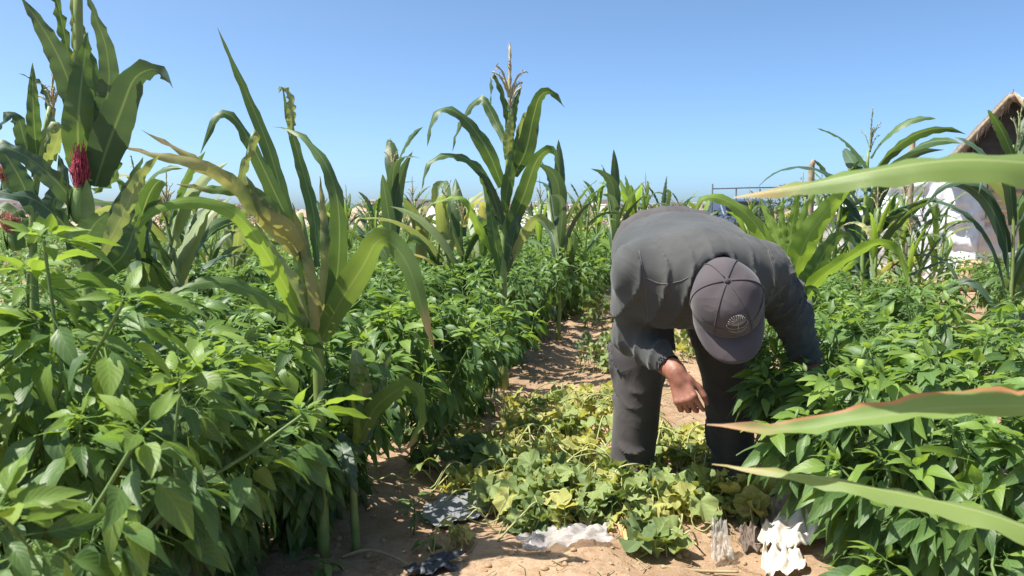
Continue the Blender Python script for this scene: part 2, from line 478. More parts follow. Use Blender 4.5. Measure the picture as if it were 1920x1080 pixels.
def pepper_skeleton(seed, H, wind=(0, 0, 0), spread=1.0, low=1.0, dens=1.0, big=1.0):
    r = np.random.default_rng(seed)
    wind = np.array(wind, float)
    segs = []; leaves = []
    def put(p, out, el, size, young):
        size = size * (1 if young else big)
        az = math.atan2(out[1], out[0]) + r.normal(0, 0.8)
        e = math.radians(el + r.normal(0, 18))
        d = np.array((math.cos(az) * math.cos(e), math.sin(az) * math.cos(e), math.sin(e))) + wind * r.uniform(0.3, 1.2)
        leaves.append((p + unit(d) * size * 0.4 + np.array((0, 0, -0.02)) * (not young), leaf_frame(d, r.normal(0, 0.45), r), size, young))
    def grow(p, d, L, rad, lev):
        d = unit(d)
        mid = p + d * L * 0.5 + r.normal(0, 0.02, 3)
        e = p + d * L + r.normal(0, 0.01, 3)
        segs.append(([p, mid, e], [rad, rad * 0.88, rad * 0.78]))
        out = np.array((e[0], e[1], 0)) + r.normal(0, 0.03, 3)
        if lev == 0:
            for _ in range(int(5 * low)): put(p + d * L * r.uniform(0.3, 1), r.normal(0, 1, 3), -45, r.uniform(0.08, 0.11), 0)
            n = 3; a0 = r.uniform(0, 6.28)
            for k in range(n):
                a = a0 + k * 2.09 + r.normal(0, 0.3)
                t = math.radians(r.uniform(25, 42)) * spread
                grow(e, np.array((math.cos(a) * math.sin(t), math.sin(a) * math.sin(t), math.cos(t))), H * r.uniform(0.24, 0.31), rad * 0.72, 1)
        elif lev < 3:
            for _ in range(int((6 if lev == 1 else 5) * dens)):
                put(p + (e - p) * r.uniform(0.2, 1), out, -52 if lev == 1 else -38, r.uniform(0.085, 0.125), 0)
            a0 = r.uniform(0, 6.28)
            for k in range(2):
                a = a0 + k * 3.14 + r.normal(0, 0.4)
                dd = d + np.array((math.cos(a), math.sin(a), 0)) * 0.62 * spread + np.array((0, 0, 0.12)) + wind * 0.15
                grow(e, dd, H * r.uniform(0.19, 0.27) * (1 if lev == 1 else 0.85), rad * 0.7, lev + 1)
        else:
            for _ in range(int(5 * dens)): put(p + (e - p) * r.uniform(0.1, 1), out, -18, r.uniform(0.07, 0.11), 0)
            for _ in range(int(2 * dens)): put(e, out, 8, r.uniform(0.055, 0.085), int(r.random() < .45))
            for _ in range(int(3 * dens)): put(e, r.normal(0, 1, 3), 34, r.uniform(0.03, 0.058), 1)
    grow(np.zeros(3), np.array((r.normal(0, .05), r.normal(0, .05), 1.0)), H * 0.25, 0.0095, 0)
    zmax = max(l[0][2] for l in leaves)
    s = H / zmax
    return segs, leaves, s

def stem_mesh(segs, s):
    mb = MB()
    for pts, rad in segs: mb.tube(np.array(pts) * s, rad, 5, False)
    return mb.mesh('pepper_stem', M_pep_stem)

def foliage_arrays(leaves, s, r, lo=False):
    T = LEAF_LO if lo else LEAF
    Vs, Fs, UVs, Rn = [], [], [], []; n = 0
    for (p, M, size, young) in leaves:
        V, F, UV = T[r.integers(NLV)]
        W = (V * size) @ M.T + np.asarray(p) * s
        Vs.append(W); UVs.append(UV); Fs += [tuple(i + n for i in f) for f in F]; n += len(V)
        Rn.append(np.full(len(V), r.uniform(0.55, 1.05) if young else r.uniform(0, 0.7)))
    return np.concatenate(Vs), Fs, np.concatenate(UVs), np.concatenate(Rn)

def m4(M, p, s):
    A = np.eye(4); A[:3, :3] = M * s; A[:3, 3] = p
    return Matrix(A.tolist())

def detailed_pepper(label, x, y, H, seed, wind=(0, 0, 0), group=None, spread=1.0, low=1.0, pale=0.03, dens=1.0, big=1.0):
    z = float(ground_z(x, y))
    t = thing('pepper_plant', label, 'pepper plant', (x, y, z - 0.01), group)
    segs, leaves, s = pepper_skeleton(seed, H, wind, spread, low, dens, big)
    link('stem', stem_mesh(segs, s), t)
    r = np.random.default_rng(seed + 5)
    here = np.array((x, y, z))
    leaves.sort(key=lambda l: np.linalg.norm(np.asarray(l[0]) * s + here - CAMP))
    rest = leaves[210:]
    if rest:
        fa = foliage_arrays(rest, s, r)
        link('foliage', mesh_from('pepper_foliage', fa[0], fa[1], fa[2], True, M_pep_j, fa[3]), t, kind='stuff')
    for (p, M, size, young) in leaves[:210]:
        if young or (p[2] * s > 0.76 * H and r.random() < 0.38): me = LEAF_ME_Y[r.integers(5)]  # besides young leaves, some top leaves get the lighter colour to look bright-lit
        elif r.random() < pale: me = LEAF_ME_P[r.integers(3)]
        else: me = LEAF_ME[r.integers(NLV)]
        link('leaf', me, t, m4(M, np.asarray(p) * s, size))
    return t

VARIANTS = []
for k in range(7):
    H = 0.68
    segs, leaves, s = pepper_skeleton(900 + k, H, low=4, dens=2.0, big=.88)
    r = np.random.default_rng(k)
    fa = foliage_arrays(leaves, s, r)
    VARIANTS.append((stem_mesh(segs, s), mesh_from('pepper_foliage', fa[0], fa[1], fa[2], True, M_pep_j, fa[3])))
NPEP = [0]
WORDS = ['first', 'second', 'third', 'fourth', 'fifth', 'sixth', 'seventh', 'eighth', 'ninth', 'tenth', 'eleventh', 'twelfth', 'thirteenth', 'fourteenth']
COUNT = {}
def row_label(key, near, far):
    k = COUNT.get(key, 0); COUNT[key] = k + 1
    return near % WORDS[k] if k < len(WORDS) else far
def mass_pepper(label, group, x, y, H, k=None):
    z = float(ground_z(x, y))
    t = thing('pepper_plant', label, 'pepper plant', (x, y, z - 0.01), group, rng.uniform(0, 6.28))
    s = H / 0.68
    t.scale = (s * rng.uniform(0.95, 1.15), s * rng.uniform(0.95, 1.15), s)
    st, fo = VARIANTS[rng.integers(len(VARIANTS)) if k is None else k]
    link('stem', st, t); link('foliage', fo, t, kind='stuff')
    NPEP[0] += 1
    return t

# left row, path side: plants whose leaves can be told apart
ORD = ['first', 'second', 'third', 'fourth', 'fifth', 'sixth', 'seventh', 'eighth', 'ninth', 'tenth', 'eleventh', 'twelfth']
left_near = [  # x, y, height
    (-0.78, 1.14, 0.97), (-0.90, 1.48, 0.86), (-1.04, 1.42, 0.93), (-0.92, 1.90, 0.70), (-0.80, 2.16, 0.70), (-1.02, 2.0, 0.72),
    (-0.56, 2.62, 0.67), (-0.70, 2.85, 0.70), (-0.36, 3.0, 0.66), (-0.28, 3.4, 0.66), (-0.16, 3.8, 0.64), (-0.45, 3.5, 0.68), (-0.88, 1.20, 0.70), (-0.99, 1.18, 0.98), (-0.92, 1.72, 0.64), (-0.76, 2.02, 0.60), (-0.62, 2.48, 0.60), (-0.64, 2.24, 0.42)]
left_lab = ['tall pepper plant filling the lower left corner, topmost leaves of the row',
            'pepper plant low in the left foreground leaning out beside the tall corner plant',
            'pepper plant behind the tall corner plant at the left edge',
            'pepper plant left of the yellowing corn, fourth along the left row',
            'pepper plant at the foot of the yellowing corn stalk',
            'pepper plant behind and left of the yellowing corn stalk',
            'pepper plant beside the small low corn sprout on the path edge',
            'pepper plant behind the small low corn sprout',
            'dense pepper plant right of the drooping yellowing corn leaf',
            'pepper plant on the path edge, second beyond the small corn sprout',
            'pepper plant on the path edge, third beyond the small corn sprout',
            'pepper plant on the far side of the left row, below the tasselled corn',
            'low pepper plant at the bottom edge right of the tall corner plant',
            'pepper plant at the extreme left edge below the crimson silk corn',
            'pepper plant in the left row just left of the long dry stem',
            'pepper plant directly left of the small low corn sprout',
            'pepper plant directly behind the small low corn sprout',
            'short pepper plant at the foot of the small low corn sprout']
for i, (x, y, H) in enumerate(left_near):
    detailed_pepper(left_lab[i], x, y, H, 40 + i, group='pepper plants of the left row', spread=1.05, pale=0.07 if i < 2 else 0.02, low=4, dens=3.0 if i < 8 or i > 11 else 2.4, big=0.84 if i < 6 or i > 11 else .88)

# right row
right_near = [(0.98, 1.75, 0.58), (1.35, 1.70, 0.62), (0.99, 2.08, 0.66), (1.45, 2.15, 0.66), (1.12, 2.5, 0.66), (1.55, 2.6, 0.68), (1.95, 2.5, 0.7), (1.30, 2.9, 0.67), (1.75, 3.1, 0.7), (0.92, 1.42, 0.40), (1.06, 2.30, 0.64)]
right_lab = ['leafy pepper plant in the lower right corner beside the white scraps',
             'pepper plant under the lowest foreground corn leaf at the right edge',
             'pepper plant with a pale green fruit and leaf tips pointing at the man',
             'pepper plant right of the one with the pale green fruit',
             'pepper plant right of the man\'s left elbow',
             'pepper plant behind the pale green fruit in the right row',
             'pepper plant at the right edge behind the middle foreground corn leaf',
             'pepper plant below the bright green corn beside the man',
             'pepper plant right of the bright green corn at mid distance',
             'low pepper plant at the bottom edge nearest the camera on the right',
             'pepper plant that hides the man\'s left hand']
right_obj = []
for i, (x, y, H) in enumerate(right_near):
    right_obj.append(detailed_pepper(right_lab[i], x, y, H, 80 + i, wind=(-0.75, -0.15, 0.1), group='pepper plants of the right row', spread=1.0, pale=0.02, low=3.0, dens=2.3, big=1.0))

# rest of the rows
for u in np.arange(0.9, 16, 0.36):
    for v, lab in ((-1.38, 'f'), (-1.85, 'b')):
        uu = u + rng.normal(0, 0.05); vv = v + rng.normal(0, 0.05)
        x, y = row_xy(uu, vv)
        if lab == 'f' and y < 4.15: continue
        if y < 0.75 or (y < 1.6 and x > -1.1): continue
        mass_pepper(row_label('lf', '%s pepper plant along the path edge beyond the tasselled corn', 'pepper plant at the far end of the left row') if lab == 'f' else row_label('lb', '%s pepper plant in the back line of the left row', 'pepper plant at the far end of the left row\'s back line'),
                    'farther plants of the left row' if lab == 'f' else 'back plants of the left row', x, y, rng.uniform(0.66, 0.75))
for u in np.arange(1.6, 13, 0.38):
    for v in (-3.15, -3.6):
        x, y = row_xy(u + rng.normal(0, 0.05), v + rng.normal(0, 0.05))
        if x < -y * 0.75 - 0.5: continue
        mass_pepper(row_label(v, '%s pepper plant in the ' + ('near' if v > -3.4 else 'far') + ' line of the second left row', 'pepper plant at the far end of the second left row'), 'plants of the second left row', x, y, rng.uniform(0.6, 0.7))
for u in np.arange(2.6, 13, 0.38):
    for v in (0.55, 1.0):
        x, y = row_xy(u + rng.normal(0, 0.05), v + rng.normal(0, 0.05))
        if y < 3.3 or (y < 3.6 and abs(x - 1.5) < 0.5): continue
        mass_pepper(row_label(v, '%s pepper plant behind the bright green corn, ' + ('path side' if v < .8 else 'outer side') + ' of the right row', 'pepper plant at the far end of the right row'), 'farther plants of the right row', x, y, rng.uniform(0.5, 0.66))
for u in np.arange(2.6, 9, 0.4):
    for v in (2.5, 2.95):
        x, y = row_xy(u + rng.normal(0, 0.05), v + rng.normal(0, 0.05))
        if x > y * 0.72 + 0.4: continue
        mass_pepper(row_label(v, '%s pepper plant in the ' + ('near' if v < 2.7 else 'far') + ' line of the second right row', 'pepper plant at the far end of the second right row'), 'plants of the second right row', x, y, rng.uniform(0.5, 0.62))

# farther rows: too many to count
def far_mass():
    r = np.random.default_rng(77)
    sk = [pepper_skeleton(700 + k, 0.62)[1:] for k in range(4)]
    Vs, Fs, UVs, Rn = [], [], [], []; n = 0
    pre = []
    for k in range(4):
        lv, s = sk[k]
        lv = [l for l in lv if l[0][2] * s > 0.2]
        pre.append([foliage_arrays(lv[::2], s, r, True) for _ in range(1)][0])
    spots = []
    for v in np.arange(-5.2, -40, -1.8):
        for u in np.arange(0, 34, 0.42):
            for dv in (-0.25, 0.25):
                x, y = row_xy(u + r.normal(0, 0.06), v + dv + r.normal(0, 0.06))
                if y < 3 or abs(x) > y * 0.72 + 1 or y > 26: continue
                spots.append((x, y))
    for v in (-1.6, -3.4):
        for u in np.arange(16.2 if v > -2 else 13.2, 30, 0.42):
            x, y = row_xy(u, v + r.normal(0, 0.2)); spots.append((x, y))
    for v in np.arange(0.8, 13, 1.8):
        for u in np.arange(13 if v < 2 else (9.2 if v < 4 else 6), 26, 0.42):
            for dv in (-0.2, 0.2):
                x, y = row_xy(u + r.normal(0, 0.06), v + dv + r.normal(0, 0.1))
                if x > y * 0.75 + 1.5 or (x > 4.0 and 8.9 < y < 18.5) or (x > 2.6 and y > 11 and v < 9): continue
                spots.append((x, y))
    for (x, y) in spots:
        V, F, UV, rn = pre[r.integers(4)]
        if y > 14:
            pass
        a = r.uniform(0, 6.28); c, s_ = math.cos(a), math.sin(a); sc = r.uniform(0.85, 1.1)
        W = V.copy()
        W[:, 0] = (V[:, 0] * c - V[:, 1] * s_) * sc * 1.15 + x; W[:, 1] = (V[:, 0] * s_ + V[:, 1] * c) * sc * 1.15 + y
        W[:, 2] = V[:, 2] * sc
        Vs.append(W); UVs.append(UV); Fs.append(np.array(F) + n); Rn.append(rn); n += len(V)
    me = mesh_from('pepper_field', np.concatenate(Vs), np.concatenate(Fs), np.concatenate(UVs), True, M_pep_j, np.concatenate(Rn))
    o = link('pepper_field', me, kind='stuff')
    tag(o, 'far rows of green pepper plants merging into one field', 'crop field')
    print('far pepper plants', len(spots), 'faces', len(me.polygons))
far_mass()
print('mass peppers', NPEP[0])

# ------------------------------------------------------------------ corn
def blade(spine, width, wd, fold=0.25, ruf=0.006, nseg=22, base_w=0.5, waves=7, phase=0.0, tipw=0.0):
    """spine (n,3), width in m, wd (n,3) direction across the blade"""
    n = nseg + 1
    T = np.gradient(spine, axis=0); T /= np.linalg.norm(T, axis=1)[:, None] + 1e-12
    W = wd - T * np.sum(wd * T, 1)[:, None]
    W /= np.linalg.norm(W, axis=1)[:, None] + 1e-12
    N = np.cross(W, T)
    s = np.linspace(0, 1, n)
    w = width * 0.5 * np.minimum(1, base_w + (1 - base_w) * s / 0.3) * np.maximum(0, 1 - s ** 2.4) ** 0.85
    w = np.maximum(w, 0.0006)
    qs = np.array((-1, -0.5, 0, 0.5, 1.0))
    V = []; UV = []
    for q in qs:
        lift = fold * abs(q) * w + ruf * abs(q) ** 2 * (0.65 * np.sin(s * waves * 6.28 + phase + (1.7 if q > 0 else 0)) + 0.35 * np.sin(s * waves * 14.1 + 2 * phase + (0.9 if q > 0 else 0))) * np.minimum(1, w / (0.3 * width * 0.5 + 1e-9))
        V.append(spine + W * (q * w)[:, None] + N * lift[:, None])
        UV.append(np.stack([np.full(n, 0.5 + 0.5 * q), s], 1))
    V = np.stack(V, 1).reshape(-1, 3); UV = np.stack(UV, 1).reshape(-1, 2)
    F = [(i * 5 + j, i * 5 + j + 1, (i + 1) * 5 + j + 1, (i + 1) * 5 + j) for i in range(nseg) for j in range(4)]
    return V, F, UV

def traced_blade(pts, D, width, roll=(0, 0), fold=0.25, ruf=0.006, nseg=26, **kw):
    """pts: (px, py, depth offset).  roll: degrees away from facing the camera, start to end"""
    w3 = np.array([P(p[0], p[1], D + (p[2] if len(p) > 2 else 0)) for p in pts])
    sp = catmull(w3, nseg + 1)
    T = np.gradient(sp, axis=0); T /= np.linalg.norm(T, axis=1)[:, None]
    view = sp - CAMP; view /= np.linalg.norm(view, axis=1)[:, None]
    wb = np.cross(T, view); nb = np.linalg.norm(wb, axis=1)[:, None]
    wb = wb / (nb + 1e-9)
    for i in range(1, len(wb)):
        if np.dot(wb[i], wb[i - 1]) < 0: wb[i] = -wb[i]
    we = np.cross(T, wb)
    a = np.radians(np.interp(np.linspace(0, 1, len(sp)), np.linspace(0, 1, len(roll)), roll))[:, None]
    wd = wb * np.cos(a) + we * np.sin(a)
    return blade(sp, width, wd, fold, ruf, nseg, **kw)

def add_blade(t, base, pts, D, width, mat, **kw):
    kw['ruf'] = kw.get('ruf', .006) * 1.6; kw.setdefault('phase', float(rng.uniform(0, 6)))
    V, F, UV = traced_blade(pts, D, width * 0.86, **kw)
    return link('leaf', mesh_from('corn_leaf', V - base, F, UV, True, mat), t)

def stalk_mesh(pts, r0, r1, mat=None, n=16):
    sp = catmull(np.asarray(pts, float), n)
    rad = np.linspace(r0, r1, n) * (1 + 0.10 * (np.arange(n) % 4 == 0))
    mb = MB(); mb.tube(sp, rad, 8)
    return mb.mesh('corn_stalk', mat or M_corn_stalk)

def tassel_mesh(p, H, seed, nb=7, spread=0.5, mat=None, thick=1.0):
    r = np.random.default_rng(seed); mb = MB()
    def spike(a, b, c, rad, n):
        sp = catmull(np.array([a, b, c]), n)
        rr = rad * 1.35 * (1 + 0.35 * np.sin(np.arange(n) * 2.4)) * np.linspace(1, 0.6, n)
        mb.tube(sp, rr, 4)
        for q in sp[2:]:
            d = unit(r.normal(0, 1, 3) + np.array((0, 0, 1.0))) * rad * 4
            mb.tube([q, q + d], [rad * 0.8, rad * 0.2], 3, False)
    p = np.asarray(p, float)
    spike(p, p + np.array((0, 0, H * .5)), p + np.array((r.normal(0, .02), r.normal(0, .02), H)), 0.0035 * thick, 14)
    for k in range(nb):
        a = r.uniform(0, 6.28); L = H * r.uniform(0.35, 0.62); z0 = H * r.uniform(0.0, 0.25)
        o = np.array((math.cos(a), math.sin(a), 0))
        spike(p + np.array((0, 0, z0)), p + np.array((0, 0, z0 + L * 0.6)) + o * L * spread * 0.5, p + np.array((0, 0, z0 + L * (0.95 - 0.35 * spread))) + o * L * spread, 0.0024 * thick, 10)
    return mb.mesh('corn_tassel', mat or M_tassel)

def ear(t, base, p, L, rad, seed, silk_mat, axis=(0, 0, 1), silkL=0.09, silkR=0.022):
    r = np.random.default_rng(seed)
    p = np.asarray(p, float) - base; axis = unit(np.asarray(axis, float))
    mb = MB()
    s = np.linspace(0, 1, 9)
    mb.tube(p + s[:, None] * axis * L, rad * np.array((.5, .8, .97, 1, 1, .95, .85, .7, .45)), 9)
    for k in range(3):
        a = k * 2.1; o = unit(np.cross(axis, (math.cos(a), math.sin(a), 0.1)))
        sp = np.array([p + axis * L * q + o * rad * (0.95 + 0.12 * q) for q in np.linspace(0.1, 1.12, 8)])
        V, F, UV = blade(sp, rad * 1.6, np.tile(np.cross(o, axis), (8, 1)), -0.3, 0.0, 7, base_w=0.8)
        mb.add(V, F, UV)
    e = link('ear', mb.mesh('corn_ear', M_husk), t)
    mb = MB()
    top = p + axis * L * 0.9
    for k in range(260):
        a = r.uniform(0, 6.28); rr = silkR * r.uniform(0.2, 1.0)
        A = unit(np.cross(axis, (0.3, 1, 0.2))); B = np.cross(axis, A)
        o = A * math.cos(a) + B * math.sin(a)
        l = silkL * r.uniform(0.35, 1.0)
        q0 = top + o * rr * 0.5; q1 = top + axis * l * 0.6 + o * rr * 1.15; q2 = top + axis * l * r.uniform(0.6, 1.0) + o * rr * r.uniform(0.4, 1.3)
        mb.tube(catmull(np.array([q0, q1, q2]) + r.normal(0, 0.004, (3, 3)), 5), [0.0009] * 5, 3, False)
    link('silk', mb.mesh('corn_silk', silk_mat), e)
    return e

def corn_thing(label, px, D, name='corn_plant', group=None):
    x = P(px, 700, D)[0]
    base = np.array((x, D, float(ground_z(x, D)) - 0.01))
    t = thing(name, label, 'corn plant', base, group)
    return t, base

# A: tall plant with a crimson silk at the upper left
D = 1.72
t, b = corn_thing('tall dark corn plant with a crimson silk tuft at the upper left', 165, D)
link('stalk', stalk_mesh([(0, 0, 0), P(165, 480, D) - b, P(158, 300, D) - b, P(148, 120, D) - b, P(146, -60, D) - b], 0.019, 0.009), t)
A = lambda pts, w, mat, **kw: add_blade(t, b, pts, D, w * .86, mat, **kw)
A([(160, 250, 0), (128, 150, -.04), (104, 95, -.07), (75, 45, -.1), (38, -8, -.12)], .074, M_corn_dark, roll=(20, 10, 15))
A([(178, 260, 0), (203, 170, -.02), (200, 95, -.05), (182, 40, -.08), (162, -15, -.1)], .062, M_corn_dark, roll=(25, 0, 30))
A([(178, 350, 0), (200, 280, -.05), (228, 205, -.08), (252, 148, -.1), (285, 130, -.12), (308, 142, -.14), (324, 165, -.15)], .108, M_corn_dark, roll=(10, 5, 25, 50), base_w=.6)
A([(152, 320, -.02), (146, 250, -.05), (150, 180, -.05), (160, 100, -.03), (165, 60, -.02)], .088, M_corn, roll=(15, 0, 30), base_w=.7)
A([(165, 330, .03), (180, 240, .05), (172, 150, .06), (150, 60, .05), (138, -30, .05)], .07, M_corn, roll=(30, 10, 40))
A([(150, 180, 0), (150, 90, 0), (142, 10, 0), (135, -60, 0)], .045, M_corn_pale, roll=(30, 10))
A([(140, 170, .04), (120, 60, .05), (104, -10, .05), (95, -50, .06)], .04, M_corn, roll=(40, 30))
A([(155, 405, 0), (115, 350, -.06), (60, 300, -.1), (10, 275, -.12), (-40, 250, -.1)], .062, M_corn_dark, roll=(35, 25, 10))
A([(160, 475, 0), (110, 410, -.08), (60, 372, -.12), (10, 362, -.15), (-50, 340, -.15)], .07, M_corn_dark, roll=(30, 40, 55))
A([(165, 500, 0), (160, 455, -.1), (178, 420, -.16), (205, 398, -.2)], .1, M_corn_dark, roll=(20, 10, 30))
A([(172, 500, 0), (208, 445, .04), (238, 385, .08), (268, 325, .1), (300, 290, .1)], .07, M_corn_pale, roll=(40, 30, 10))
A([(175, 480, 0), (215, 430, .1), (245, 360, .15), (262, 310, .16), (268, 295, .16)], .09, M_corn_dark, roll=(20, 10, 30))
A([(180, 520, 0), (230, 480, 0), (255, 420, .03), (262, 400, .03)], .07, M_corn, roll=(20, 10, 30))
A([(178, 360, .02), (215, 330, .08), (220, 270, .1), (212, 230, .1)], .04, M_corn, roll=(40, 50))
ear(t, b, P(152, 420, D - .05), 0.085, 0.021, 5, M_silk, axis=(0.03, 0, 1), silkL=.105, silkR=.015)

# A2, A3: plants at the left edge
D = 2.25
t, b = corn_thing('corn plant with brown tassel and pinkish silks cut by the left edge', 62, D)
link('stalk', stalk_mesh([(0, 0, 0), P(62, 470, D) - b, P(70, 330, D) - b, P(95, 200, D) - b], 0.018, 0.008), t)
A = lambda pts, w, mat, **kw: add_blade(t, b, pts, D, w, mat, **kw)
A([(72, 320, 0), (66, 260, -.02), (62, 190, -.03), (61, 118, -.02)], .05, M_corn, roll=(20, 0))
A([(70, 330, 0), (48, 270, 0), (35, 225, -.03), (15, 215, -.05), (-2, 245, -.06)], .06, M_corn_dark, roll=(30, 20, 50))
A([(85, 310, 0), (100, 240, .05), (92, 190, .06), (75, 155, .05), (36, 138, .03)], .045, M_corn_dark, roll=(30, 50, 60))
A([(80, 320, 0), (98, 290, -.04), (110, 250, -.06), (100, 232, -.07), (82, 275, -.08)], .045, M_corn_pale, roll=(30, 20))
A([(65, 400, 0), (40, 340, -.05), (10, 290, -.08), (-30, 240, -.1)], .075, M_corn_dark, roll=(20, 10))
A([(62, 440, 0), (20, 400, 0), (-20, 390, 0), (-60, 430, 0)], .075, M_corn, roll=(20, 40))
A([(70, 420, 0), (100, 380, .05), (118, 330, .1), (110, 290, .12)], .07, M_corn_dark, roll=(20, 10))
A([(62, 460, 0), (85, 420, -.1), (118, 400, -.15), (150, 420, -.18)], .07, M_corn, roll=(40, 20))
link('tassel', tassel_mesh(P(100, 215, D) - b, 0.13, 3, 8, 0.7, M_tassel), t)
ear(t, b, P(32, 470, D), .06, .02, 8, M_silk_p, axis=(-.1, -.1, 1), silkL=.07)
ear(t, b, P(20, 372, D + .1), .06, .02, 9, M_silk_p, axis=(-.1, -.1, 1), silkL=.06)

# B: yellowing corn
D = 2.2
t, b = corn_thing('yellowing corn plant with wind-bent straw coloured leaves left of centre', 598, D)
link('stalk', stalk_mesh([(0, 0, 0), P(600, 800, D) - b, P(596, 650, D) - b, P(582, 520, D) - b, P(560, 400, D) - b], 0.02, 0.013), t)
A = lambda pts, w, mat, **kw: add_blade(t, b, pts, D, w, mat, **kw)
A([(575, 500, 0), (540, 400, .02), (503, 275, .03), (458, 165, .02), (428, 98, 0), (408, 52, -.02)], .062, M_corn, roll=(35, 30, 50), ruf=.002)
A([(568, 470, 0), (522, 375, -.05), (478, 283, -.1), (443, 225, -.12), (413, 211, -.14), (395, 240, -.15), (376, 288, -.15)], .062, M_corn, roll=(20, 25, 50, 20), ruf=.003)
A([(596, 500, 0), (588, 400, .04), (562, 300, .06), (542, 225, .05), (530, 165, .03)], .05, M_corn, roll=(40, 25, 20), ruf=.003)
A([(545, 255, .05), (547, 215, .04), (545, 180, .04), (528, 163, .03), (522, 175, .02)], .035, M_corn_pale, roll=(20, 40))
A([(612, 620, 0), (634, 500, -.04), (634, 385, -.08), (613, 312, -.08), (578, 265, -.05), (545, 243, -.02), (512, 238, 0)], .066, M_corn, roll=(15, 20, 35, 55), ruf=.004)
A([(572, 490, -.02), (512, 425, -.1), (440, 345, -.18), (370, 308, -.25), (300, 292, -.28), (226, 274, -.3)], .062, M_corn_yellow, roll=(20, 35, 20, 40), ruf=.004)
A([(566, 460, 0), (490, 375, -.08), (410, 325, -.15), (330, 278, -.2), (264, 243, -.22)], .05, M_corn_yellow, roll=(40, 30, 50), ruf=.004)
A([(560, 450, -.04), (520, 400, -.1), (470, 360, -.12), (400, 355, -.15), (330, 345, -.18)], .05, M_corn_tip, roll=(20, 10, 40), ruf=.004)
A([(565, 470, -.06), (540, 430, -.1), (500, 400, -.14), (470, 345, -.15), (462, 330, -.15)], .06, M_corn_yellow, roll=(10, 0, 20), ruf=.004)
A([(575, 620, -.02), (520, 510, -.12), (450, 408, -.25), (385, 380, -.32), (312, 385, -.38), (262, 418, -.42), (234, 475, -.44)], .062, M_corn_bright, roll=(20, 30, 40, 30, 15), ruf=.004)
A([(585, 640, 0), (540, 590, -.12), (495, 558, -.2), (430, 530, -.28), (365, 532, -.32), (312, 560, -.35), (284, 602, -.36)], .066, M_corn_tip, roll=(35, 50, 30, 40), ruf=.005)
A([(602, 640, 0), (636, 570, -.06), (680, 500, -.12), (708, 452, -.16), (738, 460, -.18), (768, 505, -.2), (790, 575, -.2), (814, 655, -.2)], .098, M_corn_tip, roll=(10, 5, 40, 20, 25), ruf=.003)
A([(592, 630, -.02), (560, 560, -.05), (522, 500, -.08), (490, 440, -.08), (478, 415, -.08)], .085, M_corn_pale, roll=(10, 5, 20), base_w=.6)
A([(600, 600, -.02), (612, 500, -.02), (608, 420, 0), (600, 330, .03)], .04, M_corn_yellow, roll=(20, 10))
A([(588, 650, .02), (560, 600, .08), (540, 545, .12), (520, 520, .14)], .06, M_corn, roll=(10, 30))
A([(578, 640, -.03), (570, 560, -.04), (560, 470, -.03), (552, 400, 0)], .055, M_corn_tip, roll=(10, 20))
A([(590, 640, -.03), (590, 560, -.04), (575, 480, -.04), (548, 380, -.03)], .045, M_corn_yellow, roll=(10, 20))
A([(470, 400, -.1), (455, 330, -.12), (480, 262, -.12), (476, 250, -.13), (460, 300, -.15)], .03, M_corn_pale, roll=(30, 10))

# C: small low corn sprout on the path edge
D = 2.26
t, b = corn_thing('small low corn sprout with broad leaves on the path edge', 662, D)
link('stalk', stalk_mesh([(0, 0, 0), P(662, 900, D) - b, P(668, 800, D) - b], 0.014, 0.009), t)
A = lambda pts, w, mat, **kw: add_blade(t, b, pts, D, w, mat, **kw)
A([(668, 830, 0), (676, 770, -.03), (676, 715, -.05), (668, 662, -.04), (672, 655, 0)], .098, M_corn_pale, roll=(0, 10), tipw=.5, base_w=.5)
A([(672, 830, 0), (700, 770, -.04), (735, 738, -.08), (763, 725, -.1), (784, 740, -.12), (788, 790, -.12), (772, 828, -.12), (752, 852, -.12)], .07, M_corn_tip, roll=(15, 10, 50, 30))
A([(662, 840, 0), (650, 770, .03), (642, 710, .05), (648, 680, .06)], .05, M_corn, roll=(20, 10))
A([(668, 850, 0), (690, 800, .05), (720, 700, .1), (735, 650, .1)], .07, M_corn_dark, roll=(20, 30))
A([(662, 850, 0), (640, 830, -.1), (655, 880, -.18), (672, 930, -.2)], .07, M_corn_dark, roll=(20, 10))
A([(666, 850, 0), (670, 800, -.06), (660, 750, -.1), (655, 735, -.1)], .03, M_corn_bright, roll=(20, 10))

# D: tasselled corn near the middle
D = 4.4
t, b = corn_thing('tall tasselled corn plant with arching leaves near the middle', 945, D)
link('stalk', stalk_mesh([(0, 0, 0), P(944, 500, D) - b, P(952, 330, D) - b, P(958, 200, D) - b], 0.028, 0.012), t)
A = lambda pts, w, mat, **kw: add_blade(t, b, pts, D, w, mat, **kw)
A([(942, 350, 0), (918, 290, -.1), (885, 237, -.15), (850, 207, -.2), (824, 206, -.22), (808, 232, -.24), (801, 275, -.25)], .115, M_corn, roll=(10, 15, 45, 60, 40))
A([(952, 275, 0), (928, 225, .1), (906, 186, .15), (886, 196, .18), (868, 222, .2), (855, 252, .2), (848, 285, .2)], .075, M_corn, roll=(20, 20, 55, 40))
A([(930, 390, 0), (905, 325, -.15), (872, 297, -.2), (832, 291, -.25), (802, 310, -.28), (791, 355, -.3)], .08, M_corn, roll=(30, 40, 55, 25))
A([(962, 330, 0), (985, 285, -.1), (1000, 220, -.15), (1012, 182, -.2), (1032, 173, -.22), (1059, 202, -.25)], .125, M_corn, roll=(10, 5, 30, 55))
A([(950, 440, 0), (980, 372, -.1), (1003, 308, -.2), (1024, 283, -.25), (1040, 288, -.3), (1050, 330, -.3)], .12, M_corn, roll=(10, 10, 35, 50))
A([(944, 430, 0), (926, 370, -.1), (910, 335, -.15), (888, 320, -.2)], .08, M_corn_dark, roll=(10, 20))
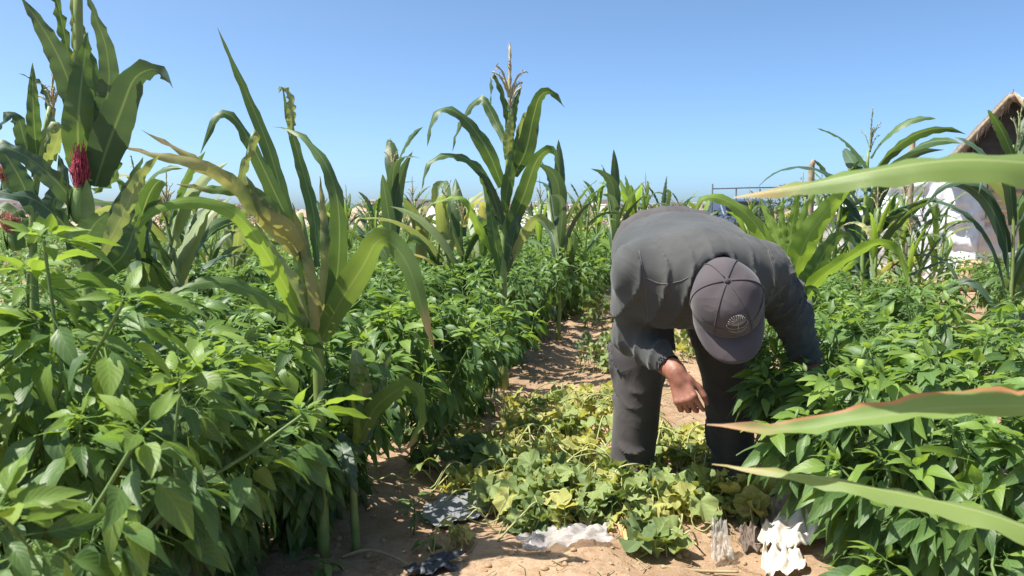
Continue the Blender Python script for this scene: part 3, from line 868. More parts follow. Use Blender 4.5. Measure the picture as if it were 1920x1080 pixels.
A([(955, 260, 0), (948, 200, 0), (934, 155, 0), (922, 145, -.03), (920, 200, -.05)], .05, M_corn, roll=(30, 50))
A([(956, 270, 0), (966, 200, .05), (978, 160, .06)], .06, M_corn, roll=(20, 20))
A([(962, 300, 0), (980, 230, -.05), (1002, 205, -.1), (1005, 270, -.12)], .05, M_corn_pale, roll=(30, 50))
A([(952, 300, 0), (955, 250, -.05), (960, 205, -.06)], .08, M_corn_pale, roll=(10, 10))
A([(946, 400, -.02), (952, 350, -.04), (965, 290, -.05), (972, 240, -.05)], .09, M_corn, roll=(10, 25))
A([(938, 490, 0), (905, 440, 0), (875, 380, -.1), (850, 370, -.1), (800, 385, -.12)], .07, M_corn_bright, roll=(20, 40, 50))
A([(958, 490, 0), (985, 440, -.1), (1008, 410, -.2), (1036, 430, -.22), (1048, 480, -.25)], .08, M_corn_pale, roll=(20, 40, 20))
A([(940, 510, 0), (928, 450, -.05), (918, 385, -.05), (905, 345, 0)], .09, M_corn, roll=(10, 25))
A([(950, 510, 0), (962, 450, -.05), (975, 390, -.05), (980, 350, 0)], .085, M_corn_dark, roll=(10, 25))
link('tassel', tassel_mesh(P(956, 205, D) - b, 0.35, 11, 6, 0.55, M_tassel, 2.3), t)

# L: bright young corn beside the man
D = 3.25
t, b = corn_thing('bright yellow-green young corn plant just behind the bending man', 1478, D)
link('stalk', stalk_mesh([(0, 0, 0), P(1476, 620, D) - b, P(1478, 520, D) - b], 0.022, 0.014), t)
A = lambda pts, w, mat, **kw: add_blade(t, b, pts, D, w, mat, **kw)
A([(1474, 560, 0), (1448, 480, -.05), (1412, 415, -.1), (1362, 376, -.12), (1318, 372, -.12), (1300, 410, -.12)], .095, M_corn_bright, roll=(10, 15, 35, 20))
A([(1482, 540, 0), (1510, 455, -.1), (1555, 390, -.15), (1592, 350, -.2), (1622, 335, -.2)], .125, M_corn_bright, roll=(10, 15, 25))
A([(1476, 540, 0), (1462, 460, .05), (1440, 405, .08), (1424, 370, .1)], .075, M_corn_bright, roll=(10, 15))
A([(1480, 530, 0), (1482, 450, .05), (1492, 390, .06), (1498, 340, .06)], .065, M_corn_bright, roll=(10, 25))
A([(1482, 530, 0), (1500, 440, 0), (1512, 390, .02), (1540, 350, .04)], .06, M_corn_bright, roll=(20, 30))
A([(1484, 570, 0), (1520, 520, -.1), (1552, 465, -.15), (1582, 440, -.18), (1610, 470, -.2)], .1, M_corn, roll=(10, 20, 40))
A([(1486, 600, 0), (1530, 530, -.15), (1590, 485, -.2), (1650, 455, -.25), (1688, 482, -.28), (1704, 545, -.3)], .085, M_corn_bright, roll=(20, 45, 50, 30))
A([(1472, 600, 0), (1448, 540, -.05), (1424, 490, -.1), (1415, 455, -.1)], .085, M_corn_bright, roll=(10, 20))
A([(1476, 590, 0), (1500, 560, -.15), (1522, 540, -.2), (1540, 560, -.22)], .07, M_corn, roll=(20, 30))
A([(1478, 520, .02), (1470, 450, .05), (1466, 400, .06), (1470, 365, .06)], .05, M_corn_bright, roll=(20, 10))

# foreground plant just outside the right edge
D = 0.76
t, b = corn_thing('corn plant beyond the right edge whose three long leaves cross the foreground', 2110, D)
link('stalk', stalk_mesh([(0, 0, 0), P(2110, 900, D) - b, P(2112, 500, D) - b, P(2100, 200, D) - b], 0.017, 0.011), t)
A = lambda pts, w, mat, **kw: add_blade(t, b, pts, D, w, mat, **kw)
A([(2105, 380, 0), (2000, 320, -.02), (1900, 302, -.03), (1780, 300, -.02), (1650, 318, 0), (1520, 344, .03), (1375, 370, .06)], .056, M_corn_fore, roll=(40, 52, 50, 44), ruf=.002, fold=.5)
A([(2108, 850, 0), (2010, 765, 0), (1900, 762, .02), (1760, 766, .04), (1610, 786, .06), (1470, 806, .08), (1325, 796, .1)], .045, M_corn_edge, roll=(-130, -142, -140, -150), ruf=.003, fold=.4)
A([(2108, 1160, 0), (2000, 1030, -.02), (1880, 972, 0), (1750, 938, .03), (1600, 908, .06), (1460, 884, .1), (1335, 870, .14)], .042, M_corn_fore, roll=(50, 54, 50), ruf=.002, fold=.5)

# generic corn for the background
def generic_corn(seed, H=1.5, nl=13, up=0.5, mats=(M_corn,), tassel=True, Lf=0.75, w=.085, dry=0.0, tas_mat=None):
    r = np.random.default_rng(seed)
    parts = []
    az0 = r.uniform(0, 6.28)
    parts.append(('stalk', stalk_mesh([(0, 0, 0), (r.normal(0, .02), r.normal(0, .02), H * .5), (r.normal(0, .03), r.normal(0, .03), H)], 0.02, 0.009)))
    for k in range(nl):
        f = k / (nl - 1)
        z0 = H * (0.16 + 0.80 * f)
        az = az0 + (k % 2) * math.pi + r.normal(0, 0.45)
        L = Lf * (0.7 + 0.5 * math.sin(math.pi * min(1, f * 0.85 + .15))) * r.uniform(0.8, 1.15)
        el = math.radians(r.uniform(48, 78) + 8 * up)
        turn = math.radians(r.uniform(40, 190)) * (1 - 0.6 * up) * (1.1 - 0.4 * f)
        n = 17
        s = np.linspace(0, 1, n)
        ang = el - turn * s ** 1.6
        dx = np.cumsum(np.cos(ang)) * L / n; dz = np.cumsum(np.sin(ang)) * L / n
        az_s = az + r.normal(0, .35) * s ** 2
        sp = np.stack([np.cos(az_s) * dx, np.sin(az_s) * dx, z0 + dz], 1)
        sp -= sp[0] - np.array((0, 0, z0))
        tw = np.radians(r.normal(0, 40)) * s
        h = np.stack([-np.sin(az_s), np.cos(az_s), np.zeros(n)], 1)
        T = np.gradient(sp, axis=0); T /= np.linalg.norm(T, axis=1)[:, None]
        wd = h * np.cos(tw)[:, None] + np.cross(T, h) * np.sin(tw)[:, None]
        mt = M_corn_yellow if r.random() < dry * (1.5 - f) else mats[r.integers(len(mats))]
        V, F, UV = blade(sp, 1.35 * w * r.uniform(.8, 1.15), wd, 0.3, .008, n - 1, base_w=.6, phase=r.uniform(0, 6))
        parts.append(('leaf', mesh_from('corn_leaf', V, F, UV, True, mt)))
    if tassel:
        parts.append(('tassel', tassel_mesh((0, 0, H * 0.99), H * 0.22, seed, 7, 0.45, tas_mat or M_tassel, 1.5)))
    return parts
GEN = [generic_corn(1, 1.35, 14, .5, (M_corn, M_corn, M_corn_dark)),
       generic_corn(2, 1.25, 14, .9, (M_corn, M_corn_dark), False, .7),
       generic_corn(3, 1.1, 12, .3, (M_corn, M_corn_pale), True, .7, dry=.1),
       generic_corn(4, 0.95, 12, .9, (M_corn, M_corn_bright), False, .6, .075),
       generic_corn(5, 1.3, 15, .4, (M_corn_dark, M_corn), True, .8, tas_mat=M_tassel_g),
       generic_corn(6, 1.05, 13, .2, (M_corn_pale, M_corn), True, .75, dry=.18),
       generic_corn(7, 1.2, 17, .35, (M_corn_bright, M_corn_pale, M_corn), True, .5, .045, dry=.12),
       generic_corn(8, 1.15, 16, .6, (M_corn_bright, M_corn), False, .5, .045)]
def put_corn(k, px, D, top, label, group=None, rot=None, wide=1.0):
    x = P(px, 500, D)[0]
    z = float(ground_z(x, D))
    H0 = [1.35 * 1.22, 1.25 * 1.3, 1.1 * 1.22, .95 * 1.4, 1.3 * 1.22, 1.05 * 1.22, 1.2 * 1.22, 1.15 * 1.25][k]
    H = P(px, top, D)[2] - z
    s = H / H0
    t = thing('corn_plant', label, 'corn plant', (x, D, z - .01), group, rng.uniform(0, 6.28) if rot is None else rot)
    t.scale = (s * wide, s * wide, s)
    for nm, me in GEN[k]: link(nm, me, t)
    return t
put_corn(1, 1048, 6.0, 268, 'corn plant with folded leaf tops right of the tasselled corn', rot=0.4)
put_corn(7, 1092, 7.6, 322, 'light green upright corn plant third right of the tasselled corn', rot=1.2)
put_corn(1, 1152, 8.0, 285, 'upright pointed corn plant left of the man\'s back', rot=0.2)
put_corn(3, 1185, 8.6, 305, 'slim corn plant touching the man\'s back from behind', rot=2.2)
put_corn(1, 1240, 10.0, 332, 'spiky corn top rising above the man\'s back', rot=1.0)
put_corn(3, 1312, 11.0, 350, 'small corn top above the man\'s far shoulder', rot=.5)
put_corn(0, 738, 6.4, 252, 'slim corn plant with a tan tassel left of the tasselled corn', rot=1.9)
put_corn(6, 652, 8.0, 345, 'short dark corn plant right of the yellowing corn', rot=.8)
put_corn(4, 690, 10.5, 365, 'small distant corn plant between the two slim corn plants', rot=.8)
put_corn(2, 832, 5.4, 335, 'drying corn plant with striped yellow leaf left of the tasselled corn', rot=.4)
put_corn(5, 868, 5.2, 352, 'straw-toned corn plant leaning against the tasselled corn', rot=2.7)
put_corn(5, 905, 6.4, 365, 'drying corn plant behind the tasselled corn stalk', rot=1.7)
put_corn(5, 790, 6.8, 375, 'small drying corn plant at the left of the drying clump', rot=4.7)
put_corn(4, 262, 4.0, 285, 'dark corn plant behind the long arching bright leaf', rot=.3)
put_corn(5, 318, 4.3, 310, 'withered corn plant left of the yellowing corn', rot=.9)
put_corn(4, 345, 5.2, 350, 'dark low corn plant farther behind the withered corn', rot=2.5)
put_corn(3, 392, 6.6, 372, 'small pale corn plant in the gap left of the yellowing corn', rot=.9)
put_corn(2, 440, 7.2, 380, 'faint small corn plant behind the yellowing corn leaves', rot=1.9)
put_corn(4, 610, 9.0, 355, 'corn plant half hidden behind the yellowing corn blades', rot=.1)
put_corn(4, 1622, 6.0, 198, 'tall dark corn plant with green tassel at the right', rot=.25)
put_corn(7, 1562, 6.3, 270, 'corn plant left of the tall dark one at the right', rot=.5)
put_corn(6, 1535, 7.2, 318, 'short corn plant behind the bright green corn', rot=1.5)
put_corn(6, 1690, 6.6, 315, 'corn plant in front of the white sheeting', rot=1.2)
put_corn(6, 1640, 5.8, 330, 'thin drying corn plant left of the white sheeting', rot=.9)
put_corn(7, 1755, 6.8, 335, 'corn plant before the seam of the white sheeting', rot=1.4)
put_corn(6, 1725, 6.0, 350, 'short corn plant with drooping leaves before the white sheeting', rot=1.9)
put_corn(7, 1665, 7.4, 340, 'small light corn plant among the thin corn before the white sheeting', rot=2.1)
put_corn(6, 1600, 7.0, 345, 'drooping corn plant between the tall dark corn and the grey shelter', rot=3.6)
put_corn(6, 1705, 5.6, 388, 'low drying corn plant before the white sheeting', rot=1.1)
put_corn(4, 1895, 4.5, 165, 'tall leafy corn plant cut by the right edge in front of the hut', rot=1.35, wide=.62)
put_corn(2, 1925, 4.9, 215, 'pale corn plant mostly outside the right edge', rot=.1, wide=.8)
put_corn(6, 1402, 8.2, 348, 'slender corn plant just right of the man\'s back', rot=.5)
put_corn(7, 1448, 7.6, 338, 'slender corn plant behind the left leaf of the bright green corn', rot=1.1)
put_corn(6, 1500, 8.4, 322, 'slender tasselled corn plant rising behind the bright green corn', rot=2.2)
put_corn(7, 1585, 7.6, 300, 'slender corn plant left of the tall dark corn with green tassel', rot=.2)
put_corn(7, 1120, 9.0, 318, 'slender corn plant between the light green corn and the pointed corn', rot=.3)
put_corn(6, 1012, 7.2, 330, 'slender tasselled corn plant behind the folded-leaf corn, left side', rot=1.3)
put_corn(6, 1208, 9.2, 322, 'slender tasselled corn plant just left of the spiky corn top', rot=.3)
put_corn(7, 1276, 10.5, 345, 'slender corn top right of the spiky corn top', rot=.9)
put_corn(6, 775, 8.2, 330, 'slender tasselled corn plant right of the slim corn with tan tassel', rot=2.3)
put_corn(7, 705, 7.4, 338, 'slender corn plant left of the slim corn with tan tassel', rot=.6)
put_corn(6, 372, 7.6, 360, 'slender corn plant beside the small pale corn in the left gap', rot=.2)
for k in range(44):
    D_ = rng.uniform(11, 30); px = rng.uniform(300, 1330)
    put_corn(int(rng.choice([1, 3, 4, 5, 6, 6, 7, 7])), px, D_, 400 - rng.uniform(-8, 30), 'distant corn plant standing in the far pepper field', 'distant corn plants')

# ------------------------------------------------------------------ the man
class Field:
    """signed distance grid, meshed with surface nets"""
    def __init__(s, lo, hi, h):
        s.lo = np.array(lo, float); s.h = h
        s.n = np.ceil((np.array(hi) - s.lo) / h).astype(int) + 1
        s.ax = [s.lo[k] + np.arange(s.n[k]) * h for k in range(3)]
        s.F = np.full(s.n, 0.3, np.float32)
    def sl(s, lo, hi):
        i0 = np.maximum(0, np.floor((lo - s.lo) / s.h).astype(int)); i1 = np.minimum(s.n, np.ceil((hi - s.lo) / s.h).astype(int) + 1)
        return tuple(slice(int(a), int(max(a, b))) for a, b in zip(i0, i1))
    def pts(s, q):
        return (s.ax[0][q[0]][:, None, None], s.ax[1][q[1]][None, :, None], s.ax[2][q[2]][None, None, :])
    def comb(s, q, d, k, sub=False):
        f = s.F[q]
        if sub:
            d = -d
            hh = np.maximum(k - np.abs(f - d), 0) / k
            s.F[q] = np.maximum(f, d) + hh * hh * k * 0.25
        else:
            hh = np.maximum(k - np.abs(f - d), 0) / k
            s.F[q] = np.minimum(f, d) - hh * hh * k * 0.25
    def cone(s, a, b, ra, rb, k=0.03, sub=False, mod=None):
        a = np.asarray(a, float); b = np.asarray(b, float)
        m = max(ra, rb) + k + 0.03
        q = s.sl(np.minimum(a, b) - m, np.maximum(a, b) + m)
        X, Y, Z = s.pts(q)
        ba = b - a; L2 = ba @ ba + 1e-12
        t = np.clip(((X - a[0]) * ba[0] + (Y - a[1]) * ba[1] + (Z - a[2]) * ba[2]) / L2, 0, 1)
        dx = X - a[0] - t * ba[0]; dy = Y - a[1] - t * ba[1]; dz = Z - a[2] - t * ba[2]
        r = ra + (rb - ra) * t
        if mod is not None: r = r + mod(t, dx, dy, dz)
        s.comb(q, np.sqrt(dx * dx + dy * dy + dz * dz) - r, k, sub)
    def chain(s, pts, rs, k=0.03):
        for i in range(len(pts) - 1): s.cone(pts[i], pts[i + 1], rs[i], rs[i + 1], k)
    def ell(s, c, M, rad, k=0.03, sub=False):
        c = np.asarray(c, float); rad = np.asarray(rad, float)
        m = rad.max() + k + 0.03
        q = s.sl(c - m, c + m)
        X, Y, Z = s.pts(q)
        X = X - c[0]; Y = Y - c[1]; Z = Z - c[2]
        p = [(X * M[0][i] + Y * M[1][i] + Z * M[2][i]) / rad[i] for i in range(3)]
        l = np.sqrt(p[0] ** 2 + p[1] ** 2 + p[2] ** 2)
        s.comb(q, (l - 1) * rad.min(), k, sub)
    def displace(s, fn):
        q = np.nonzero(np.abs(s.F) < 0.06)
        x = s.ax[0][q[0]]; y = s.ax[1][q[1]]; z = s.ax[2][q[2]]
        s.F[q] -= fn(x, y, z)
    def mesh(s, name, mat, base):
        F = s.F; S = F < 0
        n = F.shape
        c8 = [S[i:n[0] - 1 + i, j:n[1] - 1 + j, k:n[2] - 1 + k] for i in (0, 1) for j in (0, 1) for k in (0, 1)]
        cnt = sum(c.astype(np.int8) for c in c8)
        act = (cnt > 0) & (cnt < 8)
        idx = np.argwhere(act)
        cid = np.full(act.shape, -1, np.int64); cid[act] = np.arange(len(idx))
        vals = np.stack([F[idx[:, 0] + i, idx[:, 1] + j, idx[:, 2] + k] for i in (0, 1) for j in (0, 1) for k in (0, 1)], 1)
        cor = np.array([(i, j, k) for i in (0, 1) for j in (0, 1) for k in (0, 1)], float)
        acc = np.zeros((len(idx), 3)); w = np.zeros(len(idx))
        for a in range(8):
            for b_ in range(a + 1, 8):
                if np.abs(cor[a] - cor[b_]).sum() != 1: continue
                va, vb = vals[:, a], vals[:, b_]
                m = (va < 0) != (vb < 0)
                t = np.where(m, va / (va - vb + 1e-12), 0)
                acc += np.where(m[:, None], cor[a] + t[:, None] * (cor[b_] - cor[a]), 0); w += m
        V = s.lo + (idx + acc / w[:, None]) * s.h
        Fs = []
        for ax in range(3):
            o = [(1, 2), (2, 0), (0, 1)][ax]
            A = [slice(0, n[0] - 1), slice(0, n[1] - 1), slice(0, n[2] - 1)]
            A[o[0]] = slice(1, n[o[0]] - 1); A[o[1]] = slice(1, n[o[1]] - 1)
            B = list(A); B[ax] = slice(1, n[ax])
            s0 = S[tuple(A)]; s1 = S[tuple(B)]
            e = np.argwhere(s0 != s1)
            off = np.zeros(3, int); off[o[0]] = 1; off[o[1]] = 1
            e = e + off
            d1 = np.zeros(3, int); d1[o[0]] = 1; d2 = np.zeros(3, int); d2[o[1]] = 1
            g_ = lambda q: cid[q[:, 0], q[:, 1], q[:, 2]]
            quad = np.stack([g_(e - d1 - d2), g_(e - d2), g_(e), g_(e - d1)], 1)
            ins = S[e[:, 0], e[:, 1], e[:, 2]]
            quad[~ins] = quad[~ins][:, ::-1]
            Fs.append(quad)
        Fq = np.concatenate(Fs)
        Fq = Fq[(Fq >= 0).all(1)]
        return mesh_from(name, V - base, Fq, None, True, mat)

def swave(x, f, ph=0): return np.sin(x * f + ph)
def sharp(v, p=3):  # ridged fold profile
    return (1 - np.abs(v)) ** p

def skin_material():
    m, nt, bs, out = nodes_mat('skin')
    tc = nt.nodes.new('ShaderNodeTexCoord')
    n = noise(nt, 45, 5, tc.outputs['Object'])
    c = ramp(nt, [(0.3, (0.22, 0.088, 0.054)), (0.7, (0.34, 0.145, 0.095))], n.outputs['Fac']).outputs[0]
    nt.links.new(c, bs.inputs['Base Color'])
    bs.inputs['Roughness'].default_value = 0.5
    bs.inputs['Subsurface Weight'].default_value = 0.15
    bs.inputs['Subsurface Radius'].default_value = (0.008, 0.003, 0.002)
    n2 = noise(nt, 160, 3, tc.outputs['Object'])
    bump(nt, n2.outputs['Fac'], 0.3, 0.002, bs)
    return m
M_skin = skin_material()
M_shirt = cloth_mat('shirt_cloth', (0.062, 0.064, 0.063), (0.102, 0.102, 0.097))
M_trouser = cloth_mat('trouser_cloth', (0.058, 0.052, 0.054), (0.108, 0.094, 0.086))
M_cap = cloth_mat('cap_cloth', (0.074, 0.061, 0.067), (0.100, 0.086, 0.090))
M_thread = plain_mat('pale_thread', (0.24, 0.22, 0.20), (0.34, 0.31, 0.28), 200, 0.8, 0.2)
M_seam = plain_mat('seam_thread', (0.10, 0.09, 0.095), (0.15, 0.14, 0.14), 200, 0.9, 0.2)
M_capseam = cloth_mat('cap_seam_cloth', (0.05, 0.042, 0.048), (0.065, 0.056, 0.06))
M_shoe = plain_mat('shoe_leather', (0.03, 0.025, 0.02), (0.06, 0.05, 0.04), 30, 0.6, 0.3)
M_hair = plain_mat('short_hair', (0.02, 0.018, 0.016), (0.06, 0.055, 0.05), 200, 0.7, 0.6)

man_base = np.array((0.62, 2.82, float(ground_z(0.62, 2.82))))
man = thing('person', 'man in grey shirt, dark trousers and cap bending down on the path', 'person', man_base)

toC = unit(CAMP - np.array((0.60, 2.15, 0.77)))            # from the head to the camera
upv = unit(np.array((0, 0, 1.0)) - toC * toC[2]); rtv = np.cross(upv, toC); rtv = -rtv if rtv[0] < 0 else rtv
th = R(27)
capC = P(1363, 544, 2.12)
cz = unit(toC * math.cos(th) + upv * math.sin(th))          # out of the crown
tilt = R(9)
dn = -upv * math.cos(tilt) + rtv * math.sin(tilt)
cf = unit(dn - cz * (dn @ cz))                              # where the peak points
cs = np.cross(cz, cf); cs = cs if cs @ rtv > 0 else -cs
headC = capC - cz * 0.075

shL = P(1196, 505, 2.36); elL = P(1186, 628, 2.50); wrL = P(1268, 700, 2.30)
shR = P(1432, 505, 2.38); elR = P(1486, 598, 2.46); wrR = P(1522, 705, 2.46)
pel = np.array((0.59, 2.86, 0.88)); mid = np.array((0.585, 2.62, 0.845)); che = np.array((0.575, 2.42, 0.82))
hipL, knL, anL = np.array((0.505, 2.86, 0.86)), np.array((0.472, 2.80, 0.48)), np.array((0.445, 2.80, 0.09))
hipR, knR, anR = np.array((0.675, 2.88, 0.86)), np.array((0.790, 2.85, 0.48)), np.array((0.835, 2.83, 0.09))
neckB = np.array((0.59, 2.36, 0.87))

# body, one continuous surface
B = Field((0.2, 1.98, -0.02), (1.12, 3.05, 1.06), 0.0044)
B.chain([pel, mid, che], [0.11, 0.115, 0.125], 0.05)
B.cone(shL, shR, 0.07, 0.07, 0.05)
B.chain([neckB, headC - cz * 0.055 - cf * 0.03], [0.062, 0.055], 0.03)
HM = np.stack([cs, cf, cz], 1)
B.ell(headC, HM, (0.074, 0.094, 0.105), 0.03)                                  # skull
B.ell(headC - cz * 0.07 + cf * 0.028, HM, (0.055, 0.062, 0.06), 0.03)          # jaw
B.cone(headC + cf * 0.088 - cz * 0.005, headC + cf * 0.108 - cz * 0.045, 0.010, 0.016, 0.012)   # nose
for sg in (-1, 1):
    B.ell(headC + cs * sg * 0.03 + cf * 0.085 - cz * 0.004, HM, (0.015, 0.012, 0.010), 0.012, True)  # eye sockets
    B.ell(headC + cs * sg * 0.03 + cf * 0.079 - cz * 0.006, HM, (0.012, 0.012, 0.010), 0.004)
    B.ell(headC + cs * sg * 0.078 - cz * 0.028 - cf * 0.008, HM, (0.010, 0.019, 0.031), 0.008)       # ears
B.ell(headC + cf * 0.088 - cz * 0.072, HM, (0.024, 0.010, 0.008), 0.008)       # lips
B.chain([shL, elL, wrL], [0.052, 0.043, 0.030], 0.03)
B.chain([shR, elR, wrR], [0.052, 0.043, 0.030], 0.03)
for h_, k_, a_ in ((hipL, knL, anL), (hipR, knR, anR)):
    B.cone(pel, h_, 0.11, 0.09, 0.04)
    B.chain([h_, k_, a_], [0.085, 0.058, 0.04], 0.04)
    B.chain([a_ + (0, 0.02, -0.04), a_ + (0, -0.08, -0.06), a_ + (0, -0.15, -0.068)], [0.036, 0.036, 0.026], 0.03)

def hand(F, w, d, n_, s_, curl, k=0.84):
    """w wrist, d towards the knuckles, n_ out of the back of the hand, s_ towards the thumb"""
    d = unit(d); n_ = unit(n_ - d * (n_ @ d)); s_ = unit(s_ - d * (s_ @ d) - n_ * (s_ @ n_))
    c = lambda a, b, ra, rb, sm: F.cone(a, b, ra * k, rb * k, sm * k)
    c(w - d * 0.03, w + d * 0.02 * k, 0.029, 0.028, 0.02)
    lens = [(0.045, 0.026, 0.022), (0.048, 0.030, 0.023), (0.045, 0.028, 0.022), (0.036, 0.021, 0.019)]
    for f, off in enumerate((0.031, 0.0105, -0.0115, -0.032)):
        k0 = w + (d * (0.092 - 0.005 * abs(f - 1.2)) + s_ * off) * k
        c(w + (d * 0.008 + s_ * off * 0.5) * k, k0, 0.018, 0.0140, 0.010)
        c(k0 + n_ * 0.003 * k, k0 + n_ * 0.0035 * k, 0.0125, 0.0125, 0.004)            # knuckle
        p = k0; a = 0.0
        dirv = d * math.cos(0.15) + s_ * math.sin(0.09 * (1.2 - f))
        for j, L in enumerate(lens[f]):
            a += curl[f][j]
            dv = unit(dirv * math.cos(a) - n_ * math.sin(a))
            q = p + dv * L * k
            c(p, q, 0.0106 - 0.0012 * j, 0.0096 - 0.0014 * j, 0.002)
            p = q
    th0 = w + (d * 0.022 + s_ * 0.028 - n_ * 0.008) * k
    th1 = th0 + unit(d * 0.75 + s_ * 0.55 - n_ * 0.35) * 0.045 * k
    th2 = th1 + unit(d * 0.95 + s_ * 0.15 - n_ * 0.30) * 0.036 * k
    th3 = th2 + unit(d * 0.85 - s_ * 0.1 - n_ * 0.45) * 0.028 * k
    c(w + (d * 0.012 + s_ * 0.012) * k, th0, 0.020, 0.019, 0.015)
    c(th0, th1, 0.018, 0.0125, 0.010); c(th1, th2, 0.0122, 0.0112, 0.004); c(th2, th3, 0.0112, 0.0085, 0.004)
hd = unit(P(1296, 775, 2.235) - wrL)
hand(B, wrL + hd * 0.012, hd, toC * 0.9 + np.array((-0.25, 0, 0.35)), rtv + 0.1 * hd,
     [(0.55, 0.75, 0.4), (0.75, 0.85, 0.45), (0.8, 0.9, 0.45), (0.8, 0.85, 0.4)])
hand(B, wrR, unit(np.array((0.1, -0.35, -0.9))), np.array((0.5, 0, 0.5)), np.array((-0.6, -0.6, 0.1)),
     [(0.5, 0.7, 0.4), (0.6, 0.8, 0.4), (0.7, 0.8, 0.4), (0.7, 0.8, 0.4)])
link('body', B.mesh('body', M_skin, man_base), man)

# shirt
S_ = Field((0.16, 2.05, 0.52), (1.14, 3.06, 1.10), 0.0062)
for dx, r_ in ((-0.10, .114), (0.0, .146), (0.09, .114)):
    S_.chain([pel + (dx, .04, -.01), mid + (dx * 1.15, 0, 0), che + (dx * 1.15, 0, 0.005)], [r_, r_, r_ * 0.99], 0.06)
S_.cone(che + (-0.09, -0.03, -0.06), che + (0.10, -0.03, -0.06), 0.115, 0.115, 0.06)      # loose front of the shirt
S_.cone(mid + (-0.08, 0.02, -0.09), mid + (0.08, 0.02, -0.09), 0.10, 0.10, 0.06)
S_.cone(che + (0, -0.08, 0.0), shL + (0.01, 0, 0), 0.115, 0.076, 0.06)
S_.cone(che + (0, -0.08, 0.0), shR + (-0.01, 0, 0), 0.115, 0.076, 0.06)
def rings(t, dx, dy, dz, f=30, amp=0.007, ph=0.0, ax=2):
    return amp * (sharp(np.sin(t * f + ph + 14 * dx + 9 * dz), 2) - 0.3)
S_.cone(shL, elL, 0.072, 0.062, 0.04, mod=lambda t, x, y, z: 0.004 * np.sin(t * 14 + 30 * x + 2))
cuffL = elL + (wrL - elL) * 0.82
S_.cone(elL, cuffL, 0.058, 0.046, 0.03, mod=lambda t, x, y, z: rings(t, x, y, z, 8, 0.016))
S_.cone(shR, elR, 0.072, 0.062, 0.04, mod=lambda t, x, y, z: rings(t, x, y, z, 15, 0.019, 1.0))
S_.cone(elR, elR + (wrR - elR) * 0.9, 0.058, 0.045, 0.03, mod=lambda t, x, y, z: rings(t, x, y, z, 16, 0.010))
def shirt_folds(x, y, z):
    d = 0.010 * (fbm(x * 9, y * 9 + z * 7, 5, 3) - 0.45)
    # pull lines running from the shoulders over the back, and hanging folds on the front face
    a = x - 0.57
    pull = sharp(np.sin(a * 46 + (y - 2.4) * 14 + 5 * fbm(x * 5, z * 5 + y * 3, 8, 2)), 4)
    d += 0.016 * pull * np.exp(-((z - 0.78) / 0.13) ** 2) * (y < 2.45)
    d += 0.003 * sharp(np.sin((y - 2.2) * 20 + a * 18 + 4 * fbm(x * 6, y * 6, 19, 2)), 5) * (z > 0.93)
    return d
S_.displace(shirt_folds)
S_.cone(cuffL - unit(wrL - elL) * 0.004, wrL + (wrL - elL) * 0.3, 0.037, 0.037, 0.006, True)      # open cuff
S_.cone(neckB + (0, -0.03, -0.01), headC, 0.066, 0.075, 0.02, True)                              # neck opening
shirt = link('shirt', S_.mesh('shirt', M_shirt, man_base), man)
# collar standing round the neck
nd = unit(headC - neckB); na = unit(np.cross(nd, (0, 0, 1))); nb_ = np.cross(nd, na)
mb = MB(); an = np.linspace(0, 2 * np.pi, 30)
cring = neckB + nd * 0.045
V = []
for q, (rr, hh) in enumerate(((0.083, -0.02), (0.079, 0.012), (0.073, 0.026), (0.069, 0.010), (0.071, -0.03))):
    V.append([cring + nd * (hh + 0.006 * math.sin(3 * a)) + (na * math.cos(a) + nb_ * math.sin(a)) * (rr + 0.003 * math.sin(5 * a + q)) for a in an[:-1]])
V = np.array(V).reshape(-1, 3); nn = 29
mb.add(V - man_base, [(i * nn + j, i * nn + (j + 1) % nn, (i + 1) * nn + (j + 1) % nn, (i + 1) * nn + j) for i in range(4) for j in range(nn)])
link('collar', mb.mesh('collar', M_shirt), man)

# trousers
T_ = Field((0.22, 2.6, 0.02), (1.05, 3.12, 1.08), 0.0066)
T_.cone(pel + (-0.07, 0.03, 0), pel + (0.07, 0.03, 0), 0.135, 0.135, 0.05)
for (h_, k_, a_, sg) in ((hipL, knL, anL, 1), (hipR, knR, anR, 2)):
    T_.cone(pel, h_, 0.13, 0.115, 0.05)
    T_.cone(h_, k_, 0.118, 0.090, 0.04)
    T_.cone(k_, a_ + (0, 0, -0.045), 0.090, 0.080, 0.04)
def trouser_folds(x, y, z):
    d = 0.009 * (fbm(x * 8 + z * 3, y * 8 + z * 5, 41, 3) - 0.45)
    kne = np.exp(-((z - 0.47) / 0.16) ** 2) + 0.8 * np.exp(-((z - 0.14) / 0.10) ** 2)
    msk = np.clip((fbm(x * 7 + 3, z * 6 + y * 5, 61, 2) - 0.28) * 4, 0, 1)
    d += 0.026 * kne * msk * sharp(np.sin(z * 30 + (x - y) * 26 + 14 * fbm(x * 5 + y * 3, z * 4, 2, 3)), 2.2)
    d += 0.008 * sharp(np.sin((x * 40 + z * 9)), 4) * (z > 0.5)
    return d
T_.displace(trouser_folds)
link('trousers', T_.mesh('trousers', M_trouser, man_base), man)
for a_ in (anL, anR):
    sh = Field(a_ + (-0.08, -0.26, -0.12), a_ + (0.08, 0.12, 0.04), 0.006)
    sh.chain([a_ + (0, 0.045, -0.045), a_ + (0, -0.07, -0.045), a_ + (0, -0.165, -0.06)], [0.042, 0.045, 0.036], 0.03)
    sh.cone(a_ + (0, 0.02, -0.03), a_ + (0, 0.01, 0.01), 0.044, 0.05, 0.02)
    link('shoe', sh.mesh('shoe', M_shoe, man_base), man)

